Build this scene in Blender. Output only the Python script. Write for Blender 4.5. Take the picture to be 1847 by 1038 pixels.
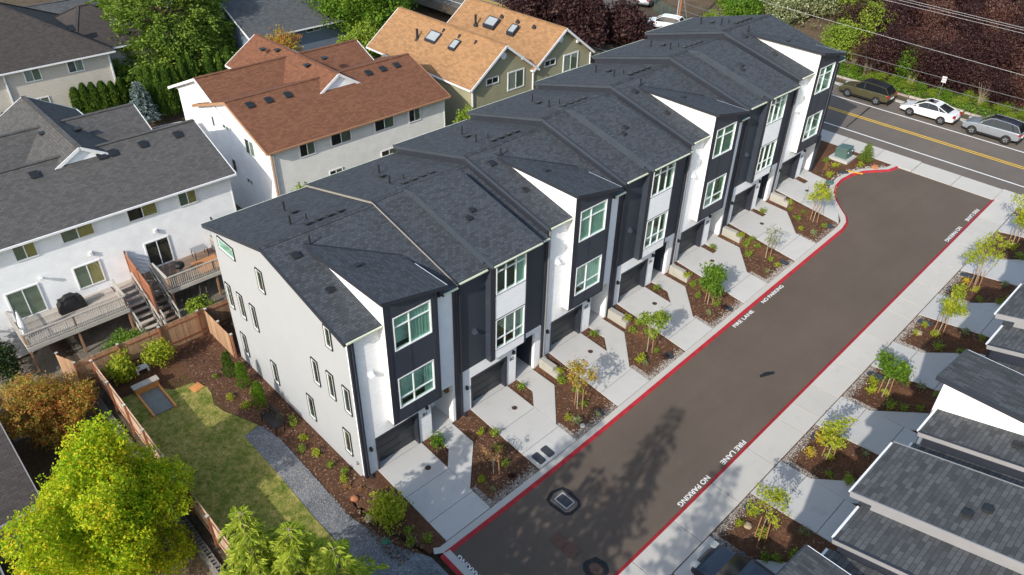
import bpy, bmesh, math, random
from mathutils import Vector, Matrix
R = math.radians
scn = bpy.context.scene
for o in list(bpy.data.objects):
    bpy.data.objects.remove(o)
C = scn.collection
# ------------------------------------------------------------------ camera, sky, sun, exposure
cd = bpy.data.cameras.new('camera')
cam = bpy.data.objects.new('camera', cd)
C.objects.link(cam)
cam.location = (23.0975, -12.6393, 29.8396)
cam.rotation_euler = (0.9536, -0.0184, 0.8104)
cd.sensor_width = 36.0
cd.lens = 36.0 * 1367.4 / 1847.0
cd.clip_end = 3000
scn.camera = cam
SUN_AZ, SUN_EL = R(14), R(31)
wd = bpy.data.worlds.new('World')
scn.world = wd
wd.use_nodes = True
wn = wd.node_tree
sky = wn.nodes.new('ShaderNodeTexSky')
sky.sky_type = 'NISHITA'
sky.sun_disc = False
sky.sun_elevation = SUN_EL
sky.sun_rotation = math.pi - SUN_AZ
sky.air_density = 1.3
sky.dust_density = 1.5
bgn = wn.nodes['Background']
bgn.inputs[1].default_value = 0.15
wn.links.new(sky.outputs[0], bgn.inputs[0])
sd = bpy.data.lights.new('sun', 'SUN')
sun = bpy.data.objects.new('sun', sd)
C.objects.link(sun)
sd.energy = 2.9
sd.angle = R(0.55)
sd.color = (1.0, 0.945, 0.86)
sdir = Vector((-math.sin(SUN_AZ) * math.cos(SUN_EL), math.cos(SUN_AZ) * math.cos(SUN_EL), -math.sin(SUN_EL)))
sun.rotation_euler = sdir.to_track_quat('-Z', 'Y').to_euler()
sun.location = (30, -60, 60)
vs = scn.view_settings
vs.view_transform = 'Standard'
vs.look = 'None'
vs.exposure = 0.64
vs.gamma = 1.0
vs.use_curve_mapping = False
try:
    scn.cycles.max_bounces = 6
    scn.cycles.diffuse_bounces = 3
    scn.cycles.transparent_max_bounces = 8
except Exception:
    pass

rnd = random.Random(7)

# ------------------------------------------------------------------ materials
MATS = {}


def nt(name):
    m = bpy.data.materials.new(name)
    m.use_nodes = True
    t = m.node_tree
    b = t.nodes['Principled BSDF']
    MATS[name] = m
    return m, t, b


def N(t, kind, **kw):
    n = t.nodes.new(kind)
    for k, v in kw.items():
        setattr(n, k, v)
    return n


def pos(t, scale=(1, 1, 1), rot=(0, 0, 0), obj=False):
    if obj:
        g = N(t, 'ShaderNodeTexCoord')
        src = g.outputs['Object']
    else:
        g = N(t, 'ShaderNodeNewGeometry')
        src = g.outputs['Position']
    mp = N(t, 'ShaderNodeMapping')
    mp.inputs['Scale'].default_value = scale
    mp.inputs['Rotation'].default_value = rot
    t.links.new(src, mp.inputs['Vector'])
    return mp.outputs['Vector']


def noise_(t, vec, scale, detail=4, rough=0.6):
    n = N(t, 'ShaderNodeTexNoise')
    n.inputs['Scale'].default_value = scale
    n.inputs['Detail'].default_value = detail
    n.inputs['Roughness'].default_value = rough
    t.links.new(vec, n.inputs['Vector'])
    return n.outputs['Fac']


def ramp(t, fac, stops):
    r = N(t, 'ShaderNodeValToRGB')
    el = r.color_ramp.elements
    while len(el) < len(stops):
        el.new(0.5)
    for e, (p, c) in zip(el, stops):
        e.position = p
        e.color = (c[0], c[1], c[2], 1)
    t.links.new(fac, r.inputs['Fac'])
    return r.outputs['Color']


def mixc(t, a, b, fac, mode='MIX'):
    m = N(t, 'ShaderNodeMix', data_type='RGBA', blend_type=mode)
    for s, v in ((m.inputs[6], a), (m.inputs[7], b)):
        if isinstance(v, (tuple, list)):
            s.default_value = (v[0], v[1], v[2], 1)
        else:
            t.links.new(v, s)
    if isinstance(fac, (int, float)):
        m.inputs[0].default_value = fac
    else:
        t.links.new(fac, m.inputs[0])
    return m.outputs[2]


def math_(t, op, a, b=None, c=None):
    m = N(t, 'ShaderNodeMath', operation=op)
    for i, v in enumerate((a, b, c)):
        if v is None:
            continue
        if isinstance(v, (int, float)):
            m.inputs[i].default_value = v
        else:
            t.links.new(v, m.inputs[i])
    return m.outputs[0]


def bump(t, b, h, strength, dist=0.02, normal=None):
    n = N(t, 'ShaderNodeBump')
    n.inputs['Strength'].default_value = strength
    n.inputs['Distance'].default_value = dist
    t.links.new(h, n.inputs['Height'])
    if normal is not None:
        t.links.new(normal, n.inputs['Normal'])
    t.links.new(n.outputs[0], b.inputs['Normal'])
    return n.outputs[0]


def dark(c, f):
    return tuple(v * f for v in c)


def plain(name, c, rough=0.6, var=0.12, scale=3.0, bmp=0.0, bscale=60, spec=0.4, metal=0.0):
    m, t, b = nt(name)
    v = pos(t)
    n = noise_(t, v, scale)
    t.links.new(ramp(t, n, [(0.25, dark(c, 1 - var)), (0.75, dark(c, 1 + var))]), b.inputs['Base Color'])
    b.inputs['Roughness'].default_value = rough
    b.inputs['Specular IOR Level'].default_value = spec
    b.inputs['Metallic'].default_value = metal
    if bmp:
        bump(t, b, noise_(t, v, bscale, 3), bmp, 0.01)
    return m


def shingle(name, c, axis='y', warm=None, contrast=0.35, tab=0.32, row=0.145, mortar=0.35):
    """axis: direction the courses run in"""
    m, t, b = nt(name)
    g = N(t, 'ShaderNodeNewGeometry')
    s = N(t, 'ShaderNodeSeparateXYZ')
    t.links.new(g.outputs['Position'], s.inputs[0])
    cb = N(t, 'ShaderNodeCombineXYZ')
    a, d = (s.outputs[1], s.outputs[0]) if axis == 'y' else (s.outputs[0], s.outputs[1])
    t.links.new(a, cb.inputs[0])
    t.links.new(d, cb.inputs[1])
    br = N(t, 'ShaderNodeTexBrick')
    br.offset = 0.37
    br.inputs['Scale'].default_value = 1.0
    br.inputs['Brick Width'].default_value = tab
    br.inputs['Row Height'].default_value = row
    br.inputs['Mortar Size'].default_value = 0.012
    br.inputs['Mortar Smooth'].default_value = 0.2
    br.inputs['Bias'].default_value = 0.0
    br.inputs['Color1'].default_value = (*dark(c, 1 - contrast), 1)
    br.inputs['Color2'].default_value = (*dark(c, 1 + contrast), 1)
    br.inputs['Mortar'].default_value = (*dark(c, mortar), 1)
    t.links.new(cb.outputs[0], br.inputs['Vector'])
    v = pos(t)
    col = mixc(t, br.outputs['Color'], ramp(t, noise_(t, v, 0.9, 5), [(0.3, dark(c, 0.78)), (0.7, dark(c, 1.22))]), 0.22)
    if warm:
        col = mixc(t, col, warm, math_(t, 'MULTIPLY', noise_(t, v, 3.1, 3), 0.3))
    gr = noise_(t, v, 90, 2)
    col = mixc(t, col, ramp(t, gr, [(0.3, dark(c, 0.6)), (0.7, dark(c, 1.5))]), 0.18)
    t.links.new(col, b.inputs['Base Color'])
    b.inputs['Roughness'].default_value = 0.95
    b.inputs['Specular IOR Level'].default_value = 0.25
    fr = math_(t, 'FRACT', math_(t, 'DIVIDE', d, row))
    h = math_(t, 'SUBTRACT', math_(t, 'MULTIPLY', fr, 0.5), br.outputs['Fac'])
    bump(t, b, h, 0.5, 0.012)
    return m


def siding(name, c, lap=0.18, strength=0.6, rough=0.5, vert=False, dirt=0.06):
    m, t, b = nt(name)
    v = pos(t)
    s = N(t, 'ShaderNodeSeparateXYZ')
    t.links.new(v, s.inputs[0])
    f = math_(t, 'FRACT', math_(t, 'DIVIDE', s.outputs[2], lap))
    col = ramp(t, noise_(t, v, 1.3, 5), [(0.25, dark(c, 1 - dirt)), (0.75, dark(c, 1 + dirt * 0.5))])
    t.links.new(col, b.inputs['Base Color'])
    b.inputs['Roughness'].default_value = rough
    h = math_(t, 'POWER', math_(t, 'SUBTRACT', 1.0, f), 0.8)
    bump(t, b, h, strength, 0.045)
    return m


def leafmat(name, cols, rough=0.55, trans=0.35, var_scale=0.6):
    """colour varies leaf by leaf and patch by patch"""
    m, t, b = nt(name)
    g = N(t, 'ShaderNodeNewGeometry')
    v = pos(t)
    n = noise_(t, v, var_scale, 3)
    f = math_(t, 'ADD', math_(t, 'MULTIPLY', g.outputs['Random Per Island'], 0.5), math_(t, 'MULTIPLY', n, 0.5))
    stops = [(0.22 + 0.56 * i / max(1, len(cols) - 1), c) for i, c in enumerate(cols)]
    col = ramp(t, f, stops)
    t.links.new(col, b.inputs['Base Color'])
    b.inputs['Roughness'].default_value = rough
    b.inputs['Specular IOR Level'].default_value = 0.3
    tr = N(t, 'ShaderNodeBsdfTranslucent')
    t.links.new(col, tr.inputs['Color'])
    mx = N(t, 'ShaderNodeMixShader')
    mx.inputs[0].default_value = trans
    t.links.new(b.outputs[0], mx.inputs[1])
    t.links.new(tr.outputs[0], mx.inputs[2])
    t.links.new(mx.outputs[0], t.nodes['Material Output'].inputs['Surface'])
    return m


def glassmat(name, tint, refl=1.0):
    m, t, b = nt(name)
    t.nodes.remove(b)
    tr = N(t, 'ShaderNodeBsdfTransparent')
    tr.inputs[0].default_value = (*tint, 1)
    gl = N(t, 'ShaderNodeBsdfGlossy')
    gl.inputs['Roughness'].default_value = 0.015
    gl.inputs['Color'].default_value = (0.8, 0.95, 0.88, 1)
    lw = N(t, 'ShaderNodeLayerWeight')
    lw.inputs[0].default_value = 0.5
    mx = N(t, 'ShaderNodeMixShader')
    fac = math_(t, 'ADD', math_(t, 'MULTIPLY', math_(t, 'POWER', lw.outputs['Facing'], 3.0), 0.7 * refl), 0.07)
    t.links.new(fac, mx.inputs[0])
    t.links.new(tr.outputs[0], mx.inputs[1])
    t.links.new(gl.outputs[0], mx.inputs[2])
    t.links.new(mx.outputs[0], t.nodes['Material Output'].inputs['Surface'])
    return m


SH = (0.057, 0.064, 0.074)
shingle('shingle_y', SH, 'y', contrast=0.42, tab=0.24)
shingle('shingle_x', SH, 'x', contrast=0.42, tab=0.24)
shingle('shingle_right_y', (0.078, 0.081, 0.084), 'y', contrast=0.5, tab=0.4, row=0.16)
shingle('shingle_right_x', (0.078, 0.081, 0.084), 'x', contrast=0.5, tab=0.4, row=0.16)
shingle('shingle_grey_y', (0.088, 0.085, 0.083), 'y', warm=(0.11, 0.1, 0.09))
shingle('shingle_grey_x', (0.088, 0.085, 0.083), 'x', warm=(0.11, 0.1, 0.09))
shingle('shingle_red_y', (0.175, 0.076, 0.043), 'y', contrast=0.3, mortar=0.5)
shingle('shingle_red_x', (0.175, 0.076, 0.043), 'x', contrast=0.3, mortar=0.5)
shingle('shingle_tan_x', (0.32, 0.178, 0.085), 'x', contrast=0.26, mortar=0.55, tab=0.4, row=0.16)
shingle('shingle_brown_y', (0.06, 0.052, 0.05), 'y', warm=(0.09, 0.075, 0.065))
shingle('shingle_brown_x', (0.06, 0.052, 0.05), 'x', warm=(0.09, 0.075, 0.065))
shingle('shingle_blue_y', (0.09, 0.095, 0.1), 'y')
siding('siding_white', (0.8, 0.8, 0.8), 0.2, 1.0)
siding('siding_white_smooth', (0.82, 0.82, 0.82), 0.2, 0.15)
siding('siding_dark', (0.032, 0.04, 0.054), 0.2, 0.5, rough=0.45)
siding('siding_neighbour', (0.86, 0.87, 0.88), 0.17, 0.7, dirt=0.1)
siding('siding_grey', (0.72, 0.72, 0.68), 0.17, 0.8, dirt=0.1)
siding('siding_olive', (0.30, 0.29, 0.185), 0.2, 0.8, dirt=0.1)
siding('siding_beige', (0.5, 0.46, 0.39), 0.17, 0.8, dirt=0.1)
siding('siding_blue', (0.16, 0.21, 0.27), 0.17, 0.6)
plain('end_wall', (0.36, 0.37, 0.385), 0.75, 0.03, 0.7, 0.05)
plain('dark_panel', (0.036, 0.044, 0.06), 0.42, 0.12, 1.5)
plain('dark_trim', (0.026, 0.029, 0.04), 0.45, 0.1, 2)
plain('fascia_grey', (0.045, 0.056, 0.072), 0.5, 0.1, 2)
plain('drip_cream', (0.27, 0.25, 0.22), 0.5, 0.1, 2)
plain('gutter', (0.62, 0.66, 0.5), 0.35, 0.08, 2)
plain('gutter_white', (0.75, 0.75, 0.74), 0.35, 0.08, 2)
plain('white_trim', (0.8, 0.8, 0.8), 0.4, 0.04, 2)
plain('grey_trim', (0.25, 0.245, 0.25), 0.5, 0.06, 2)
plain('garage_door', (0.038, 0.042, 0.048), 0.38, 0.1, 3)
plain('black', (0.012, 0.012, 0.014), 0.45, 0.2, 8)
plain('vent_black', (0.016, 0.017, 0.019), 0.5, 0.2, 8)
plain('interior', (0.03, 0.03, 0.032), 0.9, 0.3, 1.2)
plain('curtain', (0.52, 0.56, 0.53), 0.9, 0.06, 2)
plain('blind_green', (0.22, 0.26, 0.21), 0.9, 0.08, 2)
plain('blind_olive', (0.46, 0.38, 0.16), 0.9, 0.08, 2)
plain('metal_grey', (0.35, 0.36, 0.38), 0.35, 0.1, 3, metal=0.6)
plain('rust', (0.11, 0.062, 0.045), 0.8, 0.3, 9, 0.3, 40)
plain('iron', (0.06, 0.035, 0.028), 0.7, 0.3, 12, 0.3, 60)
plain('green_box', (0.08, 0.14, 0.125), 0.45, 0.1, 2)
plain('lid_green', (0.03, 0.2, 0.11), 0.5, 0.1, 3)
plain('lid_dark', (0.04, 0.046, 0.055), 0.5, 0.25, 12, 0.2, 80)
plain('lid_frame', (0.4, 0.4, 0.4), 0.6, 0.1, 6)
plain('stake', (0.35, 0.19, 0.10), 0.8, 0.2, 8)
plain('bark', (0.12, 0.085, 0.06), 0.9, 0.3, 9, 0.4, 30)
plain('bark_pale', (0.32, 0.25, 0.17), 0.9, 0.2, 9, 0.3, 30)
plain('rubber', (0.012, 0.012, 0.013), 0.7, 0.2, 8)
plain('chrome', (0.55, 0.56, 0.58), 0.25, 0.1, 5, metal=0.8)
plain('car_glass', (0.012, 0.014, 0.016), 0.08, 0.1, 2, spec=0.6)
plain('tail_red', (0.35, 0.01, 0.01), 0.25, 0.1, 2)
plain('lamp_clear', (0.3, 0.33, 0.34), 0.2, 0.1, 2)
plain('orange_wood', (0.55, 0.24, 0.075), 0.7, 0.14, 8)
plain('tarp_brown', (0.33, 0.13, 0.05), 0.7, 0.2, 4)
plain('yellow_strip', (0.7, 0.36, 0.03), 0.6, 0.1, 4)
plain('stone_tan', (0.36, 0.28, 0.19), 0.85, 0.25, 9)
plain('stone_red', (0.40, 0.16, 0.07), 0.85, 0.2, 9)
plain('red_paint', (0.36, 0.02, 0.027), 0.6, 0.25, 2.5)
plain('white_paint', (0.72, 0.72, 0.7), 0.6, 0.12, 14)
plain('yellow_paint', (0.72, 0.43, 0.03), 0.6, 0.12, 6)
plain('black_cover', (0.012, 0.012, 0.014), 0.6, 0.2, 4, 0.4, 6)
plain('white_cloth', (0.7, 0.7, 0.7), 0.8, 0.05, 4)
plain('pole_wood', (0.22, 0.1, 0.05), 0.85, 0.25, 6)
plain('wire', (0.13, 0.13, 0.13), 0.5, 0.1, 4)
plain('wire_pale', (0.42, 0.42, 0.43), 0.5, 0.1, 4)
plain('sign_face', (0.6, 0.55, 0.58), 0.4, 0.3, 9)
for nm, c, mt in (('car_olive', (0.10, 0.092, 0.045), 0.35), ('car_white', (0.75, 0.75, 0.76), 0.0), ('car_silver', (0.36, 0.39, 0.43), 0.5),
                  ('car_navy', (0.014, 0.02, 0.035), 0.2), ('car_blue', (0.02, 0.12, 0.4), 0.2)):
    m_ = plain(nm, c, 0.3, 0.03, 1, spec=0.5, metal=mt)
    m_.node_tree.nodes['Principled BSDF'].inputs['Coat Weight'].default_value = 0.6
glassmat('glass_green', (0.79, 0.93, 0.88), 1.0)
glassmat('glass_dark', (0.92, 0.94, 0.9), 0.9)


def wood(name, c, c2, grain=(30, 30, 2.2), rough=0.8):
    m, t, b = nt(name)
    g = N(t, 'ShaderNodeNewGeometry')
    oi = N(t, 'ShaderNodeObjectInfo')
    v = pos(t, grain)
    n = noise_(t, v, 1.0, 4)
    n2 = noise_(t, pos(t), 1.1, 3)
    f = math_(t, 'ADD', math_(t, 'MULTIPLY', n, 0.55), math_(t, 'ADD', math_(t, 'MULTIPLY', oi.outputs['Random'], 0.4), math_(t, 'MULTIPLY', n2, 0.3)))
    t.links.new(ramp(t, f, [(0.3, c2), (0.6, c), (0.95, dark(c, 1.35))]), b.inputs['Base Color'])
    b.inputs['Roughness'].default_value = rough
    bump(t, b, n, 0.2, 0.005)
    return m


wood('fence_wood', (0.36, 0.22, 0.125), (0.21, 0.125, 0.075))
wood('fence_grey', (0.43, 0.33, 0.24), (0.27, 0.2, 0.145))
wood('fence_red', (0.26, 0.10, 0.05), (0.13, 0.05, 0.03))
wood('deck_grey', (0.40, 0.36, 0.31), (0.23, 0.19, 0.16), (3, 25, 25))
wood('deck_brown', (0.22, 0.15, 0.11), (0.13, 0.09, 0.07), (3, 25, 25))
wood('deck_orange', (0.42, 0.19, 0.08), (0.28, 0.12, 0.05), (3, 25, 25))
wood('rail_grey', (0.45, 0.42, 0.37), (0.30, 0.26, 0.22))


def concrete(name, c, var=0.1):
    m, t, b = nt(name)
    v = pos(t)
    big = noise_(t, v, 0.55, 5, 0.6)
    streak = noise_(t, pos(t, (0.5, 5, 5)), 1.0, 5)
    col = ramp(t, big, [(0.3, dark(c, 1 - var)), (0.7, dark(c, 1 + var * 0.6))])
    col = mixc(t, col, dark(c, 0.8), math_(t, 'MULTIPLY', ramp(t, streak, [(0.5, (0, 0, 0)), (0.75, (1, 1, 1))]), 0.22))
    fine = noise_(t, v, 70, 2)
    col = mixc(t, col, ramp(t, fine, [(0.3, dark(c, 0.88)), (0.7, dark(c, 1.1))]), 0.4)
    blot = noise_(t, v, 1.7, 5, 0.65)
    col = mixc(t, col, dark(c, 0.62), math_(t, 'MULTIPLY', ramp(t, blot, [(0.56, (0, 0, 0)), (0.72, (1, 1, 1))]), 0.35))
    oi = N(t, 'ShaderNodeObjectInfo')
    col = mixc(t, col, dark(c, 0.86), math_(t, 'MULTIPLY', oi.outputs['Random'], 0.6))
    t.links.new(col, b.inputs['Base Color'])
    b.inputs['Roughness'].default_value = 0.9
    b.inputs['Specular IOR Level'].default_value = 0.2
    bump(t, b, fine, 0.12, 0.006)
    return m


concrete('concrete', (0.505, 0.495, 0.475))
concrete('concrete_walk', (0.5, 0.478, 0.44))
concrete('concrete_wall', (0.40, 0.385, 0.34), 0.16)
concrete('block', (0.22, 0.21, 0.195), 0.2)


def asphalt(name, c):
    m, t, b = nt(name)
    v = pos(t)
    big = noise_(t, v, 0.28, 6, 0.62)
    col = ramp(t, big, [(0.25, dark(c, 0.8)), (0.5, c), (0.75, dark(c, 1.22))])
    st = noise_(t, pos(t, (1.2, 0.12, 1)), 1.0, 4)
    col = mixc(t, col, dark(c, 0.72), math_(t, 'MULTIPLY', ramp(t, st, [(0.45, (0, 0, 0)), (0.75, (1, 1, 1))]), 0.45))
    blot = noise_(t, v, 2.3, 4)
    col = mixc(t, col, dark(c, 0.45), math_(t, 'MULTIPLY', ramp(t, blot, [(0.66, (0, 0, 0)), (0.74, (1, 1, 1))]), 0.4))
    fine = noise_(t, v, 55, 2)
    col = mixc(t, col, ramp(t, fine, [(0.3, dark(c, 0.55)), (0.7, dark(c, 1.6))]), 0.35)
    t.links.new(col, b.inputs['Base Color'])
    b.inputs['Roughness'].default_value = 0.92
    b.inputs['Specular IOR Level'].default_value = 0.25
    bump(t, b, fine, 0.3, 0.008)
    return m


asphalt('asphalt', (0.108, 0.085, 0.068))
asphalt('asphalt_street', (0.13, 0.112, 0.097))
plain('sealant', (0.012, 0.012, 0.013), 0.6, 0.2, 6)


def soil(name, cols, scale=7, bmp=0.9, dist=0.05):
    m, t, b = nt(name)
    v = pos(t)
    n = noise_(t, v, scale, 8, 0.75)
    n2 = noise_(t, v, 0.8, 4)
    f = math_(t, 'ADD', math_(t, 'MULTIPLY', n, 0.7), math_(t, 'MULTIPLY', n2, 0.3))
    t.links.new(ramp(t, f, [(0.32 + 0.36 * i / (len(cols) - 1), c) for i, c in enumerate(cols)]), b.inputs['Base Color'])
    b.inputs['Roughness'].default_value = 0.95
    b.inputs['Specular IOR Level'].default_value = 0.1
    bump(t, b, n, bmp, dist)
    return m


soil('mulch', [(0.04, 0.021, 0.013), (0.105, 0.052, 0.031), (0.19, 0.1, 0.058)], 9)
soil('dirt', [(0.05, 0.036, 0.025), (0.10, 0.075, 0.05), (0.16, 0.12, 0.085)], 5)
soil('gravel_path', [(0.05, 0.055, 0.06), (0.15, 0.16, 0.175), (0.33, 0.34, 0.35)], 11, 1.0, 0.05)
soil('gravel_tan', [(0.07, 0.06, 0.05), (0.19, 0.165, 0.135), (0.38, 0.34, 0.29)], 17, 1.0, 0.05)
soil('turf', [(0.035, 0.07, 0.012), (0.14, 0.17, 0.03), (0.31, 0.27, 0.08), (0.46, 0.36, 0.15)], 2.6, 0.8, 0.04)
soil('ground_cover', [(0.02, 0.03, 0.01), (0.06, 0.075, 0.02), (0.15, 0.12, 0.05)], 2.2, 1.0, 0.1)
soil('sand', [(0.10, 0.105, 0.10), (0.17, 0.175, 0.165), (0.24, 0.245, 0.23)], 20, 0.4, 0.02)
m_, t_, b_ = nt('pebble')
g_ = N(t_, 'ShaderNodeNewGeometry')
t_.links.new(ramp(t_, g_.outputs['Random Per Island'], [(0.0, (0.10, 0.09, 0.08)), (0.4, (0.22, 0.19, 0.165)), (0.75, (0.36, 0.33, 0.3)), (1.0, (0.52, 0.5, 0.47))]), b_.inputs['Base Color'])
b_.inputs['Roughness'].default_value = 0.8
m_, t_, b_ = nt('bark_chip')
g_ = N(t_, 'ShaderNodeNewGeometry')
t_.links.new(ramp(t_, g_.outputs['Random Per Island'], [(0.0, (0.03, 0.015, 0.01)), (0.45, (0.10, 0.05, 0.03)), (0.85, (0.20, 0.11, 0.065)), (1.0, (0.36, 0.25, 0.17))]), b_.inputs['Base Color'])
b_.inputs['Roughness'].default_value = 0.95
leafmat('leaf_maple', [(0.18, 0.34, 0.012), (0.38, 0.54, 0.015), (0.6, 0.66, 0.02), (0.72, 0.52, 0.03)], trans=0.5)
leafmat('leaf_orange', [(0.16, 0.24, 0.03), (0.38, 0.32, 0.05), (0.55, 0.30, 0.06), (0.55, 0.13, 0.05)], trans=0.45)
leafmat('leaf_green', [(0.05, 0.12, 0.012), (0.13, 0.25, 0.02), (0.25, 0.38, 0.035)], trans=0.45)
leafmat('leaf_bright', [(0.10, 0.17, 0.02), (0.22, 0.32, 0.03), (0.36, 0.42, 0.05)])
leafmat('leaf_lime', [(0.2, 0.28, 0.02), (0.4, 0.46, 0.03), (0.58, 0.56, 0.06)], trans=0.45)
leafmat('leaf_yellow', [(0.36, 0.27, 0.03), (0.58, 0.42, 0.03), (0.62, 0.52, 0.06)])
leafmat('leaf_dark', [(0.012, 0.03, 0.008), (0.03, 0.06, 0.014), (0.065, 0.10, 0.025)], trans=0.2)
leafmat('leaf_conifer', [(0.06, 0.12, 0.015), (0.16, 0.26, 0.03), (0.30, 0.40, 0.06)], trans=0.35)
leafmat('leaf_cedar', [(0.2, 0.29, 0.025), (0.42, 0.52, 0.05), (0.62, 0.64, 0.10)], trans=0.45)
leafmat('leaf_spruce', [(0.10, 0.15, 0.14), (0.2, 0.27, 0.26), (0.33, 0.40, 0.39)], trans=0.15)
leafmat('leaf_hedge', [(0.025, 0.06, 0.01), (0.065, 0.13, 0.016), (0.14, 0.23, 0.025)], trans=0.25)
leafmat('leaf_wine', [(0.03, 0.012, 0.012), (0.09, 0.032, 0.03), (0.17, 0.075, 0.06), (0.26, 0.17, 0.11)], trans=0.4)
leafmat('leaf_purple', [(0.012, 0.005, 0.006), (0.035, 0.012, 0.014), (0.065, 0.024, 0.026), (0.12, 0.07, 0.05)], trans=0.3)
leafmat('leaf_fall', [(0.22, 0.25, 0.03), (0.46, 0.38, 0.05), (0.56, 0.28, 0.07)], trans=0.45)
leafmat('leaf_pale', [(0.12, 0.16, 0.05), (0.26, 0.3, 0.12), (0.5, 0.5, 0.33)])
leafmat('leaf_dry', [(0.25, 0.11, 0.04), (0.38, 0.19, 0.07), (0.42, 0.30, 0.15)])
leafmat('grass_blade', [(0.05, 0.09, 0.015), (0.15, 0.18, 0.035), (0.36, 0.30, 0.11)], trans=0.3)


# ------------------------------------------------------------------ mesh helpers
class MB:
    def __init__(self, sx=1):
        self.v, self.f, self.sx = [], [], sx

    def add(self, vs, fs):
        n = len(self.v)
        self.v += [tuple(p) for p in vs]
        self.f += [tuple(i + n for i in f) for f in fs]
        return self

    def box(self, x0, x1, y0, y1, z0, z1):
        return self.add([(x0, y0, z0), (x1, y0, z0), (x1, y1, z0), (x0, y1, z0), (x0, y0, z1), (x1, y0, z1), (x1, y1, z1), (x0, y1, z1)],
                        [(0, 3, 2, 1), (4, 5, 6, 7), (0, 1, 5, 4), (1, 2, 6, 5), (2, 3, 7, 6), (3, 0, 4, 7)])

    def slab(self, poly, zf, t, zb=None):
        n = len(poly)
        top = [(x, y, zf(x, y)) for x, y in poly]
        bot = [(x, y, (zf(x, y) - t) if zb is None else zb(x, y)) for x, y in poly]
        fs = [tuple(range(n)), tuple(range(2 * n - 1, n - 1, -1))]
        for i in range(n):
            j = (i + 1) % n
            fs.append((i, i + n, j + n, j))
        return self.add(top + bot, fs)

    def prism(self, prof, a0, a1, axis='y'):
        """profile in (u,z) extruded along an axis"""
        n = len(prof)
        P = (lambda u, a, z: (u, a, z)) if axis == 'y' else (lambda u, a, z: (a, u, z))
        vs = [P(u, a0, z) for u, z in prof] + [P(u, a1, z) for u, z in prof]
        fs = [tuple(range(n)), tuple(range(2 * n - 1, n - 1, -1))]
        for i in range(n):
            j = (i + 1) % n
            fs.append((i, i + n, j + n, j))
        return self.add(vs, fs)

    def beam(self, p0, p1, w, h, up=(0, 0, 1), w1=None, h1=None):
        p0, p1 = Vector(p0), Vector(p1)
        d = (p1 - p0).normalized()
        u = Vector(up)
        s = d.cross(u)
        if s.length < 1e-4:
            s = d.cross(Vector((1, 0, 0)))
        s.normalize()
        u = s.cross(d).normalized()
        vs = []
        for p, ww, hh in ((p0, w, h), (p1, w1 or w, h1 or h)):
            for a, b in ((-1, -1), (1, -1), (1, 1), (-1, 1)):
                vs.append(p + s * (a * ww / 2) + u * (b * hh / 2))
        return self.add(vs, [(0, 1, 2, 3), (7, 6, 5, 4), (0, 4, 5, 1), (1, 5, 6, 2), (2, 6, 7, 3), (3, 7, 4, 0)])

    def tube(self, pts, rads, n=6):
        pts = [Vector(p) for p in pts]
        vs, fs = [], []
        for i, p in enumerate(pts):
            d = (pts[min(i + 1, len(pts) - 1)] - pts[max(i - 1, 0)]).normalized()
            a = d.cross(Vector((0.31, 0.95, 0.05)))
            if a.length < 1e-3:
                a = d.cross(Vector((1, 0, 0)))
            a.normalize()
            b = d.cross(a)
            r = rads[i] if isinstance(rads, (list, tuple)) else rads
            for k in range(n):
                t = 2 * math.pi * k / n
                vs.append(p + a * (r * math.cos(t)) + b * (r * math.sin(t)))
        for i in range(len(pts) - 1):
            for k in range(n):
                l = (k + 1) % n
                fs.append((i * n + k, i * n + l, (i + 1) * n + l, (i + 1) * n + k))
        fs.append(tuple(range(n - 1, -1, -1)))
        fs.append(tuple(range((len(pts) - 1) * n, len(pts) * n)))
        return self.add(vs, fs)

    def disc(self, c, r, h, n=16):
        return self.tube([(c[0], c[1], c[2]), (c[0], c[1], c[2] + h)], r, n)

    def ring(self, outer, inner, x0, x1):
        """rectangular frame in the y,z plane: outer/inner = (y0,y1,z0,z1)"""
        a, b, c, d = outer
        e, f, g, h = inner
        self.box(x0, x1, a, e, c, d)
        self.box(x0, x1, f, b, c, d)
        self.box(x0, x1, e, f, c, g)
        self.box(x0, x1, e, f, h, d)
        return self

    def mesh(self, name, mat, smooth=False):
        me = bpy.data.meshes.new(name)
        vs, fs = self.v, self.f
        if self.sx < 0:
            vs = [(-x, y, z) for x, y, z in vs]
            fs = [tuple(reversed(f)) for f in fs]
        me.from_pydata(vs, [], fs)
        if mat:
            me.materials.append(MATS[mat])
        if smooth:
            me.polygons.foreach_set('use_smooth', [True] * len(me.polygons))
        me.update()
        return me

    def build(self, name, mat, parent=None, smooth=False, fix=True, **kw):
        me = self.mesh(name, mat, smooth)
        if fix:
            bm = bmesh.new()
            bm.from_mesh(me)
            bmesh.ops.recalc_face_normals(bm, faces=bm.faces)
            bm.to_mesh(me)
            bm.free()
        return obj(name, me, parent, **kw)


def obj(name, me, parent=None, loc=None, rz=0.0, label=None, cat=None, group=None, kind=None, scale=None):
    o = bpy.data.objects.new(name, me)
    C.objects.link(o)
    if parent is not None:
        o.parent = parent
    if loc is not None:
        o.location = loc
    if rz:
        o.rotation_euler = (0, 0, rz)
    if scale is not None:
        o.scale = scale if isinstance(scale, (tuple, list)) else (scale,) * 3
    if label:
        o['label'] = label
    if cat:
        o['category'] = cat
    if group:
        o['group'] = group
    if kind:
        o['kind'] = kind
    return o


def thing(name, label, cat, loc=(0, 0, 0), rz=0.0, group=None):
    return obj(name, None, None, loc, rz, label, cat, group)


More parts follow.
